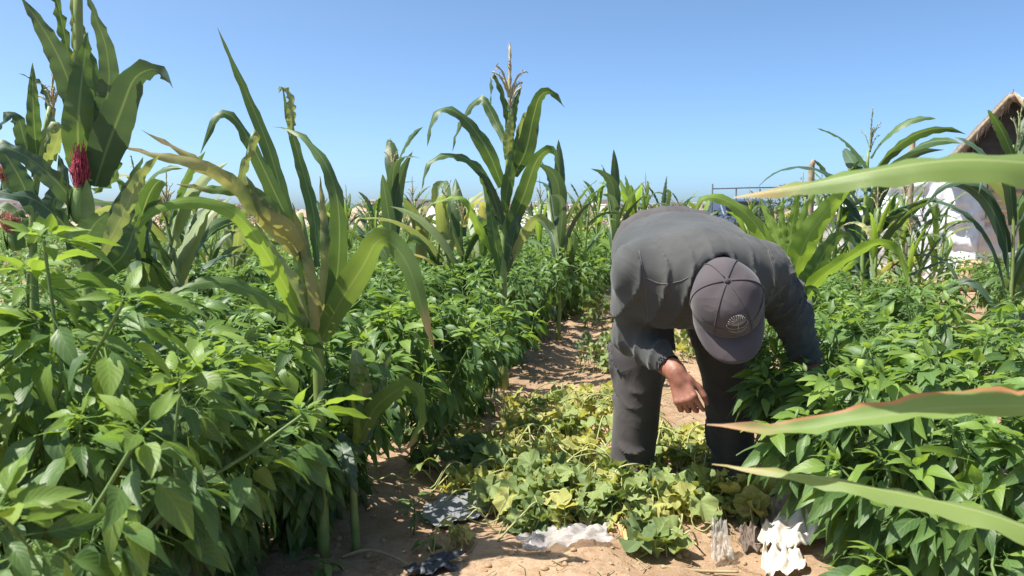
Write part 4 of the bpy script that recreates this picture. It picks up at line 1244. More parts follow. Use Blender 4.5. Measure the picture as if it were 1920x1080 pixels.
# cap: panelled crown, peak, button, seams, stitched emblem
capT = man
RX, RY, RZ = 0.100, 0.120, 0.116
rim0 = headC + cz * 0.012
def cap_pt(az, el, off=0.0):
    """az 0 = front; el 0 = rim, pi/2 = top"""
    c = math.cos(el) ** 0.82 if el < math.pi / 2 - 1e-6 else 0.0
    fr = max(0, math.cos(az))
    z = math.sin(el) ** (0.92 - 0.12 * fr)
    pan = 1 + 0.012 * abs(math.sin(3 * az)) * math.cos(el)
    lump = 0.0025 * math.sin(az * 4 + 2 * el) * math.sin(2 * el)
    p = cs * math.sin(az) * RX * c * pan + cf * math.cos(az) * RY * c * pan + cz * RZ * z
    return rim0 + p * (1 + (off + lump) / 0.1) - cz * 0.012 * (1 - math.sin(el)) * (1 if math.cos(az) < 0 else 0)
na_, ne_ = 60, 16
V = [cap_pt(2 * math.pi * i / na_, math.pi / 2 * j / ne_) for j in range(ne_) for i in range(na_)] + [cap_pt(0, math.pi / 2)]
Fc = [(j * na_ + i, j * na_ + (i + 1) % na_, (j + 1) * na_ + (i + 1) % na_, (j + 1) * na_ + i) for j in range(ne_ - 1) for i in range(na_)]
Fc += [((ne_ - 1) * na_ + i, (ne_ - 1) * na_ + (i + 1) % na_, len(V) - 1) for i in range(na_)]
# inner sweatband wall so that the rim has thickness
n0 = len(V)
V += [rim0 + (cap_pt(2 * math.pi * i / na_, 0) - rim0) * 0.955 + cz * 0.004 for i in range(na_)] + [rim0 + (cap_pt(2 * math.pi * i / na_, 0) - rim0) * 0.95 + cz * 0.05 for i in range(na_)]
Fc += [(i, n0 + i, n0 + (i + 1) % na_, (i + 1) % na_) for i in range(na_)] + [(n0 + i, n0 + na_ + i, n0 + na_ + (i + 1) % na_, n0 + (i + 1) % na_) for i in range(na_)]
cap = link('cap', mesh_from('cap_crown', np.array(V) - man_base, Fc, None, True, M_cap), man)
cap['label'] = 'dark purplish grey baseball cap'
# peak
nu, nv = 22, 8
V = []
for lay, dz in ((0, 0.0), (1, -0.004)):
    for j in range(nv + 1):
        for i in range(nu + 1):
            a = R(-78) + R(156) * i / nu
            r0 = cap_pt(a, 0.03)
            f = j / nv
            ext = 0.067 * (max(0.0, math.cos(a * 1.12))) ** 0.55
            lat = math.sin(a)
            p = r0 + cf * ext * f - cz * (0.020 * f * f + 0.030 * lat * lat * f) + cz * dz
            V.append(p)
w_ = nu + 1; L0 = (nv + 1) * w_
Fp = [(j * w_ + i, j * w_ + i + 1, (j + 1) * w_ + i + 1, (j + 1) * w_ + i) for j in range(nv) for i in range(nu)]
Fp += [tuple(L0 + k for k in f[::-1]) for f in Fp]
Fp += [(nv * w_ + i, nv * w_ + i + 1, L0 + nv * w_ + i + 1, L0 + nv * w_ + i) for i in range(nu)]
link('peak', mesh_from('cap_peak', np.array(V) - man_base, Fp, None, True, M_cap), cap)
mb = MB()
for k in range(6):
    az = k * math.pi / 3 + math.pi / 6
    if k in (2, 3): pass
    pts = np.array([cap_pt(az, e, 0.0012) for e in np.linspace(0.05, math.pi / 2 - 0.06, 14)])
    mb.tube(pts - man_base, 0.0016, 5)
link('panel_seam', mb.mesh('cap_seam', M_capseam), cap)
top = cap_pt(0, math.pi / 2)
mb = MB()
mb.tube(np.array([top - cz * 0.002, top + cz * 0.003, top + cz * 0.006]) - man_base, [0.0085, 0.008, 0.004], 10)
link('button', mb.mesh('cap_button', M_capseam), cap)
# stitched emblem: thread tree inside an open ring
mb = MB(); eaz, eel = 0.0, 0.55
rr = np.random.default_rng(3)
def em(u_, v_): return cap_pt(eaz + 0.12 + 1.35 * u_ / 0.100, eel + 1.5 * v_ / 0.118, 0.0016) - man_base
def stitch(pl, r_=0.0011): mb.tube(catmull(np.array([em(*q) for q in pl]), max(4, 3 * len(pl))), r_, 4)
stitch([(0, -0.018), (0.001, -0.006), (0, 0.004)], 0.0016)
for k in range(11):
    a = math.pi * (0.02 + 0.96 * k / 10)
    e = (0.021 * math.cos(a), 0.001 + 0.018 * math.sin(a))
    stitch([(0, -0.004), (e[0] * 0.5, -0.004 + (e[1] + 0.004) * 0.35), e])
    stitch([(e[0] * 0.5, -0.004 + (e[1] + 0.004) * 0.35), (e[0] * 0.65 + 0.004, e[1] * 0.75), (e[0] * 0.8 + 0.004, e[1] * 0.98)], 0.0008)
for sg in (-1, 1):
    stitch([(0, -0.012), (sg * 0.012, -0.0125), (sg * 0.021, -0.008), (sg * 0.023, -0.002)])
stitch([(-0.019, -0.0165), (0, -0.0205), (0.019, -0.0165)], 0.0010)
stitch([(-0.014, -0.0205), (0, -0.024), (0.014, -0.0205)], 0.0008)
link('stitched_emblem', mb.mesh('cap_emblem', M_thread), cap)
# strap loop at the back
mb = MB()
mb.tube(catmull(np.array([cap_pt(math.pi + a, 0.06, 0.002) - man_base for a in np.linspace(-0.5, 0.5, 7)]), 14), 0.004, 5)
link('strap', mb.mesh('cap_strap', M_capseam), cap)
from mathutils.bvhtree import BVHTree
sm_ = shirt.data
bv = BVHTree.FromPolygons([v.co for v in sm_.vertices], [tuple(f.vertices) for f in sm_.polygons])
def seam(pl, rad=0.0013):
    pts = []
    for px, py in catmull(np.array([(a, b, 0) for a, b in pl], float), 26)[:, :2]:
        d = Vector(unit(P(px, py, 2.0) - CAMP)); o = Vector(CAMP - man_base)
        hit = bv.ray_cast(o, d)
        if hit[0] is not None: pts.append(np.array(hit[0] + hit[1] * 0.0004))
    if len(pts) > 4:
        mb = MB(); mb.tube(np.array(pts), rad, 5); link('seam', mb.mesh('shirt_seam', M_seam), shirt)
seam([(1208, 520), (1240, 532), (1272, 528), (1292, 520)])
seam([(1198, 470), (1206, 510), (1212, 560), (1216, 610)])
seam([(1440, 470), (1452, 510), (1462, 560)])
# hair at the back of the head
hf = Field(headC - 0.16, headC + 0.16, 0.006)
hf.ell(headC - cf * 0.006 + cz * 0.0, HM, (0.0775, 0.094, 0.10), 0.01)
hf.ell(headC + cf * 0.09 - cz * 0.03, HM, (0.12, 0.08, 0.10), 0.01, True)
hf.ell(headC - cz * 0.12, HM, (0.12, 0.14, 0.08), 0.01, True)
link('hair', hf.mesh('hair', M_hair, man_base), man)

# ------------------------------------------------------------------ vines on the path
def vine_leaf_arrays(k, ruf=1.0):
    r = np.random.default_rng(300 + k)
    na, nr = 20, 3
    V = [(0, 0, 0)]; UV = [(0.5, 0.1)]
    cup = r.uniform(-0.35, 0.45); fold = r.uniform(0.0, 0.5)
    for j in range(1, nr + 1):
        f = j / nr
        for i in range(na + 1):
            a = -math.pi * 0.88 + 1.76 * math.pi * i / na          # 0 = leaf tip
            lob = 0.40 + 0.11 * abs(math.cos(a * 2.5)) ** 1.3 + 0.05 * math.cos(a)
            rad = lob * f
            x = rad * math.sin(a); y = rad * math.cos(a) + 0.1 * f
            z = cup * rad * rad * 1.6 + fold * abs(x) * 0.6 + f * f * ruf * (0.045 * math.sin(a * 5 + k) + 0.03 * math.sin(a * 9 + 2 * k)) - 0.18 * max(0, y) ** 2
            V.append((x, y, z)); UV.append((0.5 + x, 0.3 + y))
    w = na + 1
    F = [(0, 1 + i, 2 + i) for i in range(na)]
    F += [(1 + (j - 1) * w + i, 1 + j * w + i, 1 + j * w + i + 1, 1 + (j - 1) * w + i + 1) for j in range(1, nr) for i in range(na)]
    return np.array(V), F, np.array(UV)
VL = [vine_leaf_arrays(k, 1.3 + 0.3 * k) for k in range(8)]
VL_ME = {}
for nm, mt in (('g', M_vine_leaf), ('d', M_vine_dark), ('y', M_vine_dry)):
    VL_ME[nm] = [mesh_from('vine_leaf', *VL[k], True, mt) for k in range(8)]
M_flower = plain_mat('vine_flower', (0.65, 0.48, 0.03), (0.8, 0.62, 0.08), 40, 0.5, 0.1)

def vine_plant(label, px, py, n_leaves, rad, seed, mix, hgt=(0.04, 0.16), size=(0.06, 0.11), stems=5, stem_len=0.5, elong=(1, 1), pr=0.0028, loops=0):
    D_ = None
    # where the sight line meets the ground
    a = P(px, py, 1.0); D_ = CAM_Z / (CAM_Z - a[2])
    x0, y0 = a[0] * D_, D_
    z0 = float(ground_z(x0, y0))
    t = thing('vine_plant', label, 'vine plant', (x0, y0, z0), 'melon vines on the path')
    r = np.random.default_rng(seed)
    mb = MB()
    def gz(dx, dy): return float(ground_z(x0 + dx, y0 + dy)) - z0
    for k in range(stems):
        az = r.uniform(0, 6.28); L = stem_len * r.uniform(0.6, 1.2)
        pts = [(0, 0, 0.005)]
        p = np.zeros(2); dr = az
        for j in range(7):
            dr += r.normal(0, 0.55)
            p = p + np.array((math.cos(dr) * elong[0], math.sin(dr) * elong[1])) * L / 7
            hz = gz(p[0], p[1]) + 0.006 + max(0, r.normal(0.015, 0.03))
            pts.append((p[0], p[1], hz))
        mb.tube(catmull(np.array(pts), 26), pr * r.uniform(0.8, 1.2), 5)
    for k in range(loops):
        a0 = r.uniform(0, 6.28); p0 = r.normal(0, rad * 0.5, 2) * elong; L = r.uniform(0.12, 0.32); h = r.uniform(0.05, 0.13)
        d = np.array((math.cos(a0), math.sin(a0)))
        q = [p0, p0 + d * L * .3 + r.normal(0, .02, 2), p0 + d * L * .7 + r.normal(0, .02, 2), p0 + d * L]
        mb.tube(catmull(np.array([(q[i][0], q[i][1], gz(*q[i]) + [0.0, h, h * .9, 0.0][i]) for i in range(4)]), 16), pr * r.uniform(.8, 1.3), 5)
    pet = MB()
    Ls = []
    for k in range(n_leaves):
        a = r.uniform(0, 6.28); q = rad * math.sqrt(r.uniform(0, 1))
        x, y = q * math.cos(a) * elong[0], q * math.sin(a) * elong[1]
        gg = gz(x, y); h = gg + r.uniform(*hgt)
        s = r.uniform(*size)
        tilt = r.uniform(0.05, 1.0); az = r.uniform(0, 6.28)
        d = np.array((math.cos(az) * math.cos(tilt), math.sin(az) * math.cos(tilt), -math.sin(tilt) * (1 if r.random() < .75 else -1)))
        M = leaf_frame(d, r.normal(0, 0.5), r)
        Ls.append((M, np.array((x, y, h)), s))
        bx, by = x + r.normal(0, .03), y + r.normal(0, .03)
        pet.tube(catmull(np.array([(bx, by, gz(bx, by)), ((x + bx) / 2, (y + by) / 2, gg + (h - gg) * .6), (x, y, h)]), 6), 0.0022, 4, False)
    st = link('vine_stem', mb.mesh('vine_stem', M_vine_stem), t)
    link('petioles', pet.mesh('petioles', M_vine_stem), t, kind='stuff')
    keys = [m for m, c in mix for _ in range(c)]
    for (M, p, s) in Ls:
        link('leaf', VL_ME[keys[r.integers(len(keys))]][r.integers(8)], t, m4(M, p, s * 1.15))
    return t
G, DK, Y = 'g', 'd', 'y'
vine_plant('grey-green melon vine nearest the camera below the man\'s right leg', 1110, 975, 75, .27, 1, [(DK, 2), (G, 3), (Y, 1)], (.02, .09), (.05, .085), 5, .35, (1.15, .45))
vine_plant('melon vine with upright lobed leaves left of the clear plastic strip', 980, 955, 40, .18, 2, [(G, 3), (DK, 1)], (.03, .11), (.055, .09), 4, .3, (1.1, .7))
vine_plant('wilted melon vine with large drooping leaves between the man\'s feet', 1300, 968, 60, .22, 3, [(G, 3), (Y, 2), (DK, 1)], (.02, .09), (.055, .095), 4, .35, (1.1, .6))
vine_plant('pale wilting melon vine before the man\'s left foot', 1385, 965, 16, .13, 4, [(Y, 2), (G, 2)], (.03, .11), (.06, .10), 4, .25, (1, .6))
vine_plant('bright yellow-green vine patch left of the man\'s right leg', 1010, 850, 170, .34, 5, [(Y, 3), (G, 3)], (.015, .11), (.045, .085), 12, .5, (1.0, .9), loops=14)
vine_plant('sunlit tangle of vine stems farther along the path', 1075, 775, 130, .36, 6, [(Y, 3), (G, 2)], (.015, .08), (.04, .075), 16, .6, (1.05, .75), loops=18)
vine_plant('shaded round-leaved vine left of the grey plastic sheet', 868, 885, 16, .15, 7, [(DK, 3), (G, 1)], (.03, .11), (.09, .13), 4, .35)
vine_plant('vine stems trailing between the man\'s legs', 1275, 860, 90, .25, 8, [(Y, 3), (G, 2)], (.015, .08), (.05, .085), 9, .45, (.9, 1.0), loops=8)
vine_plant('small bushy vine on the path behind the man\'s right leg', 1135, 690, 60, .26, 9, [(G, 3), (DK, 2)], (.03, .22), (.05, .08), 5, .4, (.8, 1.2))
vine_plant('vine growing under the man\'s bent body', 1285, 680, 40, .3, 10, [(G, 3), (Y, 1)], (.03, .2), (.06, .09), 5, .5)
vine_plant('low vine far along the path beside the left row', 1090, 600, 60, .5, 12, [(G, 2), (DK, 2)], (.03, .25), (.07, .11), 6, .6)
vine_plant('wilted vine carpet in front of the man\'s right foot', 1090, 905, 90, .26, 21, [(Y, 3), (G, 4), (DK, 1)], (.008, .05), (.045, .08), 9, .45, (1.1, .7), loops=8)
vine_plant('vine carpet right of the grey plastic sheet', 955, 905, 100, .22, 22, [(Y, 3), (G, 3), (DK, 1)], (.015, .09), (.045, .08), 7, .4, (1.1, .8), loops=6)
vine_plant('wilted vine carpet between and before the man\'s feet', 1240, 905, 80, .24, 23, [(Y, 2), (G, 4), (DK, 1)], (.008, .05), (.045, .08), 7, .4, (1.1, .7), loops=8)
vine_plant('ragged vine spreading over the sand above the clear plastic strip', 1060, 1000, 40, .16, 24, [(G, 4), (DK, 2), (Y, 1)], (.015, .07), (.04, .075), 6, .35, (1.5, .45), loops=3)
vine_plant('small vine with toothed leaves at the clear plastic\'s right end', 1235, 1035, 10, .09, 13, [(G, 2), (DK, 2)], (.02, .07), (.06, .10), 3, .2)
vine_plant('thin vine runner trailing toward the left row', 830, 815, 30, .24, 14, [(DK, 2), (G, 1)], (.02, .07), (.04, .07), 7, .5, (1.3, .8), loops=5)
vine_plant('tiny wilted seedling beside the black scrap', 855, 1030, 7, .03, 15, [(G, 1), (Y, 1)], (.03, .08), (.03, .05), 2, .08)

# small weeds standing in the shaded furrow
def weed(label, px, py, H, seed, n=9, size=(.035, .06)):
    a = P(px, py, 1.0); D_ = CAM_Z / (CAM_Z - a[2]); x0, y0 = a[0] * D_, D_
    t = thing('weed', label, 'weed', (x0, y0, float(ground_z(x0, y0)) - .004), 'weeds in the furrow')
    r = np.random.default_rng(seed); mb = MB()
    mb.tube(catmull(np.array([(0, 0, 0), (r.normal(0, .01), r.normal(0, .01), H * .5), (r.normal(0, .015), r.normal(0, .015), H)]), 8), 0.003, 5)
    link('stem', mb.mesh('weed_stem', M_pep_stem), t)
    for k in range(n):
        az = k * 2.4 + r.normal(0, .3); z = H * (0.35 + .65 * k / n); e = r.uniform(-.6, .7)
        d = np.array((math.cos(az) * math.cos(e), math.sin(az) * math.cos(e), math.sin(e)))
        link('leaf', LEAF_ME_P[r.integers(3)] if r.random() < .3 else LEAF_ME[r.integers(NLV)], t, m4(leaf_frame(d, 0, r), np.array((0, 0, z)) + d * .015, r.uniform(*size)))
weed('upright weed with cupped leaves in the shaded furrow', 775, 990, .13, 1)
weed('small drooping seedling at the bottom edge left of the black scrap', 610, 1075, .06, 2, 6, (.05, .075))
weed('tiny weed right of the upright weed by the black scrap', 800, 1025, .05, 3, 6, (.03, .05))
weed('spindly weed under the left row by the path', 600, 1010, .12, 4, 6, (.02, .035))

# ------------------------------------------------------------------ plastic and scraps
def sheet(name, label, cat, corners, mat, nu=36, nv=24, amp=0.02, freq=7, seed=0, lift=0.012, edge=0.12, group=None, ridge=0.0):
    """corners: 4 photo pixels with a height above ground each, laid over the soil"""
    pts = []
    for (px, py, h) in corners:
        a = P(px, py, 1.0); D_ = (CAM_Z - h - 0.01) / (CAM_Z - a[2]); pts.append(np.array((a[0] * D_, D_, h)))
    c = np.mean(pts, 0); c[2] = float(ground_z(c[0], c[1]))
    V = []
    for j in range(nv + 1):
        for i in range(nu + 1):
            u_, v_ = i / nu, j / nv
            uj = u_ + edge * (vnoise(v_ * 5 + seed, u_ * 2, seed) - .5) * (abs(u_ - .5) * 2) ** 2
            vj = v_ + edge * (vnoise(u_ * 6 + seed, v_ * 2, seed + 3) - .5) * (abs(v_ - .5) * 2) ** 2
            p = (pts[0] * (1 - uj) + pts[1] * uj) * (1 - vj) + (pts[3] * (1 - uj) + pts[2] * uj) * vj
            cr = abs(float(fbm(u_ * freq + seed, v_ * freq * .8, seed + 9, 3)) - .45) * 2
            z = float(ground_z(p[0], p[1])) + p[2] + lift + amp * cr + ridge * abs(math.sin(u_ * 9 + 3 * v_ + seed)) ** 3
            V.append((p[0], p[1], z))
    V = np.array(V); n1 = len(V); w = nu + 1
    F = [(j * w + i, j * w + i + 1, (j + 1) * w + i + 1, (j + 1) * w + i) for j in range(nv) for i in range(nu)]
    o = link(name, mesh_from(name, V - c, F, None, True, mat))
    o.location = c
    sm = o.modifiers.new('thickness', 'SOLIDIFY'); sm.thickness = 0.0006
    return tag(o, label, cat, group)
M_grey_pl = film_mat('grey_plastic', (0.30, 0.31, 0.33), 1.0, 0.4, 0.25)
M_clear_pl = film_mat('clear_plastic', (0.75, 0.72, 0.70), 0.42, 0.15, 0.35)
M_haze_pl = film_mat('cloudy_plastic', (0.70, 0.68, 0.64), 0.42, 0.2, 0.5)
M_white_pl = film_mat('white_plastic', (0.84, 0.78, 0.68), 1.0, 0.55, 0.25)
M_black_cl = plain_mat('black_scrap', (0.02, 0.022, 0.03), (0.07, 0.075, 0.09), 30, 0.5, 0.4)
sheet('plastic_sheet', 'flat grey plastic sheet half covered by vines on the path', 'plastic sheet', [(790, 925, 0), (900, 905, .01), (950, 960, 0), (830, 985, 0)], M_grey_pl, amp=.008, freq=3, seed=2, edge=.3, lift=.016)
sheet('plastic_strip', 'clear crumpled plastic strip on the sand at the bottom', 'plastic strip', [(972, 1015, 0), (1140, 1010, 0), (1142, 1045, 0), (985, 1050, 0)], M_clear_pl, amp=.035, freq=7, seed=5, lift=.01, ridge=.012)
sheet('plastic_film', 'cloudy plastic film standing among leaves left of the white scraps', 'plastic film', [(1332, 985, .07), (1358, 978, .08), (1378, 1045, 0), (1335, 1050, 0)], M_haze_pl, amp=.05, freq=6, seed=8, lift=.01)
sheet('white_scrap', 'large crumpled white plastic scrap beside the right pepper row', 'scrap', [(1425, 985, .03), (1535, 930, .06), (1560, 1010, .02), (1445, 1050, 0)], M_white_pl, amp=.05, freq=4, seed=11, edge=.22, lift=.012, ridge=.014)
sheet('white_scrap', 'torn white scrap lowest of the pale litter at the bottom edge', 'scrap', [(1432, 1035, .01), (1490, 1022, .02), (1512, 1065, 0), (1436, 1080, 0)], M_white_pl, amp=.04, freq=4, seed=14, edge=.25, lift=.012, ridge=.012)
sheet('white_scrap', 'pale torn scrap tip under the leaf edge right of the white plastic', 'scrap', [(1500, 940, .04), (1556, 925, .05), (1550, 955, .03), (1510, 965, .03)], M_white_pl, 14, 10, amp=.03, freq=4, seed=17, edge=.5, lift=.03)
sheet('brown_scrap', 'crumpled brown paper bag behind the white scraps', 'scrap', [(1425, 935, .03), (1490, 925, .03), (1500, 975, .01), (1430, 985, .01)], plain_mat('brown_paper', (0.30, 0.21, 0.16), (0.42, 0.32, 0.26), 14, .9, .4), amp=.03, freq=2.6, seed=21, edge=.4, lift=.01)
sheet('dark_rag', 'wrinkled dark brown rag left of the white scraps', 'rag', [(1380, 985, .05), (1415, 980, .05), (1425, 1028, 0), (1385, 1030, 0)], plain_mat('brown_rag', (0.10, 0.075, 0.06), (0.20, 0.15, 0.12), 14, .9, .4), 26, 18, amp=.03, freq=4, seed=24, edge=.4, lift=.01)
sheet('black_scrap', 'black crumpled plastic scrap at the bottom edge in the shade', 'scrap', [(765, 1050, 0), (850, 1030, .02), (868, 1065, 0), (770, 1085, 0)], M_black_cl, 30, 20, amp=.03, freq=3.5, seed=27, edge=.5, lift=.008)
sheet('dry_leaf_litter', 'curled orange-brown dead leaf right of the clear plastic strip', 'dead leaf', [(1150, 1000, 0), (1172, 995, .02), (1195, 1030, .01), (1165, 1035, 0)], plain_mat('dead_leaf', (0.42, 0.24, 0.10), (0.55, 0.36, 0.18), 20, .8, .4), 14, 12, amp=.02, freq=3, seed=30, edge=.4, lift=.012, ridge=.012)

# big wilted leaves and pale petioles standing by the litter
def big_leaf(label, pts, w, mat, D_):
    w3 = [P(px, py, D_ + dd) for px, py, dd in pts]
    base = np.array((w3[0][0], w3[0][1], float(ground_z(w3[0][0], w3[0][1])) - .003)); w3[0] = base.copy()
    t = thing('wilted_vine_leaf', label, 'vine leaf', base, 'large wilted vine leaves')
    mb = MB(); mb.tube(catmull(np.array(w3) - base, 14), np.linspace(.005, .0035, 14), 6)
    link('petiole', mb.mesh('petiole', M_vine_stem), t)
    d = unit(w3[-1] - w3[-2]); M = leaf_frame(d, 0.3, rng)
    view = unit(CAMP - w3[-1]); nrm = unit(view + np.array((0, 0, .6))); nrm = unit(nrm - d * (nrm @ d))
    M = np.stack([np.cross(d, nrm), d, nrm], 1)
    link('blade', VL_ME[mat][3 if mat == 'y' else 1], t, m4(M, w3[-1] - base, w))
big_leaf('pale wilted vine leaf on a tall white stalk left of the brown paper bag', [(1435, 1030, 0), (1418, 990, 0), (1412, 955, 0)], .12, 'y', 2.42)
big_leaf('wilted green vine leaf lying on its long pale stalk at the bottom', [(1335, 1065, 0), (1290, 1020, .02), (1265, 1000, .03)], .10, 'g', 2.28)

# a ripening melon at the man's left foot
mx_, my_ = P(1462, 935, 1.0)[:2] * (CAM_Z / (CAM_Z - P(1462, 935, 1.0)[2]))
mt_ = thing('melon', 'small yellow-green melon at the foot of the right pepper row', 'melon', (mx_, my_, float(ground_z(mx_, my_))))
V = []; F = []
nu, nv = 20, 12
for j in range(nv + 1):
    for i in range(nu):
        a = 2 * math.pi * i / nu; e = -math.pi / 2 + math.pi * j / nv
        rr_ = .055 * (1 + .03 * abs(math.cos(5 * a)))
        V.append((rr_ * math.cos(a) * math.cos(e), rr_ * math.sin(a) * math.cos(e) * 1.15, .052 + .052 * math.sin(e)))
F = [(j * nu + i, j * nu + (i + 1) % nu, (j + 1) * nu + (i + 1) % nu, (j + 1) * nu + i) for j in range(nv) for i in range(nu)]
link('rind', mesh_from('melon_rind', V, F, None, True, plain_mat('melon_rind', (0.28, 0.30, 0.06), (0.48, 0.40, 0.10), 12, .5, .2)), mt_)
mb = MB(); mb.tube([(0, 0, .1), (.005, .01, .112), (.015, .02, .118)], [.005, .004, .003], 6)
link('stalk', mb.mesh('melon_stalk', M_vine_stem), mt_)

# pepper fruits hanging in the right row
def fruit(t, p, L, r0, seed):
    V = []; nu, nv = 16, 10
    for j in range(nv + 1):
        f = j / nv
        rad = r0 * (0.25 + 0.9 * math.sin(math.pi * min(1, .18 + .62 * f)) ** .7) * (1 - f ** 4 * .9)
        for i in range(nu):
            a = 2 * math.pi * i / nu
            q = rad * (1 + .10 * math.cos(3 * a + seed))
            V.append((q * math.cos(a), q * math.sin(a), -f * L))
    F = [(j * nu + i, j * nu + (i + 1) % nu, (j + 1) * nu + (i + 1) % nu, (j + 1) * nu + i) for j in range(nv) for i in range(nu)] + [tuple(nv * nu + i for i in range(nu))]
    b_ = np.array(t.location)
    o = link('fruit', mesh_from('pepper_fruit', np.array(V), F, None, True, M_pep_fruit), t)
    o.location = Vector((p - b_).tolist())
    mb = MB(); mb.tube([(0, 0, -.004), (0, 0, .012), (.006, 0, .03)], [.008, .004, .0035], 6)
    link('stalk', mb.mesh('fruit_stalk', M_pep_stem), o)
fruit(right_obj[2], P(1618, 672, 2.03), .046, .0145, 0)
fruit(right_obj[0], P(1566, 880, 1.7), .026, .012, 1)
fruit(right_obj[0], P(1492, 790, 1.85), .03, .011, 2)

# clods and litter
def clods():
    r = np.random.default_rng(5); Vs = []; Fs = []; n = 0
    ico = np.array([(0, 0, 1), (.894, 0, .447), (.276, .851, .447), (-.724, .526, .447), (-.724, -.526, .447), (.276, -.851, .447), (.724, .526, -.447), (-.276, .851, -.447), (-.894, 0, -.447), (-.276, -.851, -.447), (.724, -.526, -.447), (0, 0, -1)])
    fi = np.array([(0, 1, 2), (0, 2, 3), (0, 3, 4), (0, 4, 5), (0, 5, 1), (1, 6, 2), (2, 7, 3), (3, 8, 4), (4, 9, 5), (5, 10, 1), (6, 7, 2), (7, 8, 3), (8, 9, 4), (9, 10, 5), (10, 6, 1), (11, 7, 6), (11, 8, 7), (11, 9, 8), (11, 10, 9), (11, 6, 10)])
    for k in range(5200):
        u = r.uniform(1.2, 9) ; v = r.uniform(-1.9, 0.7)
        x, y = row_xy(u, v)
        s = 0.0035 + 0.010 * r.random() ** 5 + (0.012 * r.random() if r.random() < .02 else 0)
        V = ico * (1 + r.normal(0, .18, (12, 1))) * s * np.array((1, 1, .7))
        a = r.uniform(0, 6.28); V = V @ np.array([(math.cos(a), -math.sin(a), 0), (math.sin(a), math.cos(a), 0), (0, 0, 1)]).T
        Vs.append(V + (x, y, float(ground_z(x, y)) + s * .25)); Fs.append(fi + n); n += 12
    o = link('soil_clods', mesh_from('soil_clods', np.concatenate(Vs), np.concatenate(Fs), None, False, M_clod), kind='stuff')
    tag(o, 'crumbled sandy soil clods scattered over the path', 'soil clods')
    mb = MB()
    for k in range(900):
        u = r.uniform(1.2, 6); v = r.uniform(-1.35, 0.4); x, y = row_xy(u, v); a = r.uniform(0, 6.28); L = r.uniform(.02, .09)
        pts = [(x + math.cos(a) * L * f, y + math.sin(a) * L * f) for f in (-.5, 0, .5)]
        mb.tube([(p[0] + r.normal(0, .004), p[1] + r.normal(0, .004), float(ground_z(*p)) + .004 + .006 * r.random()) for p in pts], r.uniform(.0008, .0018), 3, False)
    o = link('plant_litter', mb.mesh('plant_litter', M_dry_stem), kind='stuff')
    tag(o, 'dry straw bits and stem fragments strewn on the soil', 'plant litter')
clods()
def dry_stem(label, pts):
    w3 = []
    for px, py, h in pts:
        a = P(px, py, 1.0); D_ = (CAM_Z - h) / (CAM_Z - a[2]); w3.append((a[0] * D_, D_, h + float(ground_z(a[0] * D_, D_)) + .004))
    w3 = np.array(w3); c = w3[0].copy()
    mb = MB(); mb.tube(catmull(w3 - c, 24), np.linspace(.0055, .0035, 24), 6)
    o = link('dry_stem', mb.mesh('dry_stem', M_dry_stem)); o.location = c
    tag(o, label, 'stem', 'fallen dry stems')
dry_stem('long bent dry stem arching over shaded soil at the bottom left', [(640, 1035, 0), (690, 1020, .02), (740, 1030, .02), (780, 1060, 0)])
dry_stem('dry straw stalk lying at the bottom below the cloudy film', [(1240, 1070, 0), (1310, 1068, 0), (1385, 1063, .01)])

# ------------------------------------------------------------------ hut at the right
M_wood = plain_mat('weathered_pole', (0.20, 0.15, 0.10), (0.34, 0.27, 0.19), 22, .85, .5)
M_thatch = plain_mat('roof_thatch', (0.22, 0.20, 0.175), (0.38, 0.345, 0.30), 30, .95, .6, .01)
M_tarp = plain_mat('white_tarp', (0.55, 0.56, 0.58), (0.74, 0.75, 0.77), 5, .5, .4, .02)
M_tarp2 = plain_mat('pinkish_cloth', (0.46, 0.40, 0.36), (0.62, 0.55, 0.50), 5, .8, .4, .02)
M_panel = plain_mat('tan_board', (0.50, 0.38, 0.25), (0.64, 0.50, 0.34), 9, .8, .2)
M_gable_shade = plain_mat('gable_shade', (0.03, 0.03, 0.03), (0.06, 0.055, 0.05), 9, .9, .2)  # near-black colour painting the shade inside the open gable
M_grey_wall = plain_mat('grey_cloth', (0.38, 0.36, 0.34), (0.52, 0.49, 0.46), 4, .85, .3)
M_stone = plain_mat('sandstone', (0.42, 0.27, 0.16), (0.56, 0.39, 0.25), 12, .9, .6, .02)
hx, hy = P(1850, 500, 11.0)[0] + 0.5, 11.0
hut = thing('hut', 'patched hut of white sheeting, tan boards and thatch behind the corn', 'hut', (hx, hy, 0), rotz=R(-36))
def crumple(w, h, nu, nv, amp, seed, fx=5, fy=4):
    V = []
    for j in range(nv + 1):
        for i in range(nu + 1):
            u_, v_ = i / nu, j / nv
            V.append((u_ * w, -amp * (abs(float(fbm(u_ * fx * w, v_ * fy * h, seed, 3)) - .45) * 2.5), v_ * h))
    k = nu + 1
    return np.array(V), [(j * k + i, j * k + i + 1, (j + 1) * k + i + 1, (j + 1) * k + i) for j in range(nv) for i in range(nu)]
def hp(px, py, dD=0): return P(px, py, 11.0 + dD) - np.array((hx - 0.5, hy, 0))
zt = hp(1800, 322)[2]
# white wall left of the boards
x0 = hp(1590, 400)[0]; x1 = hp(1792, 400)[0]
V, F = crumple(x1 - x0, zt, 70, 50, .14, 3, 3.5, 3.5); link('tarp_wall', mesh_from('tarp_wall', V + (x0, 0, 0), F, None, True, M_tarp), hut)
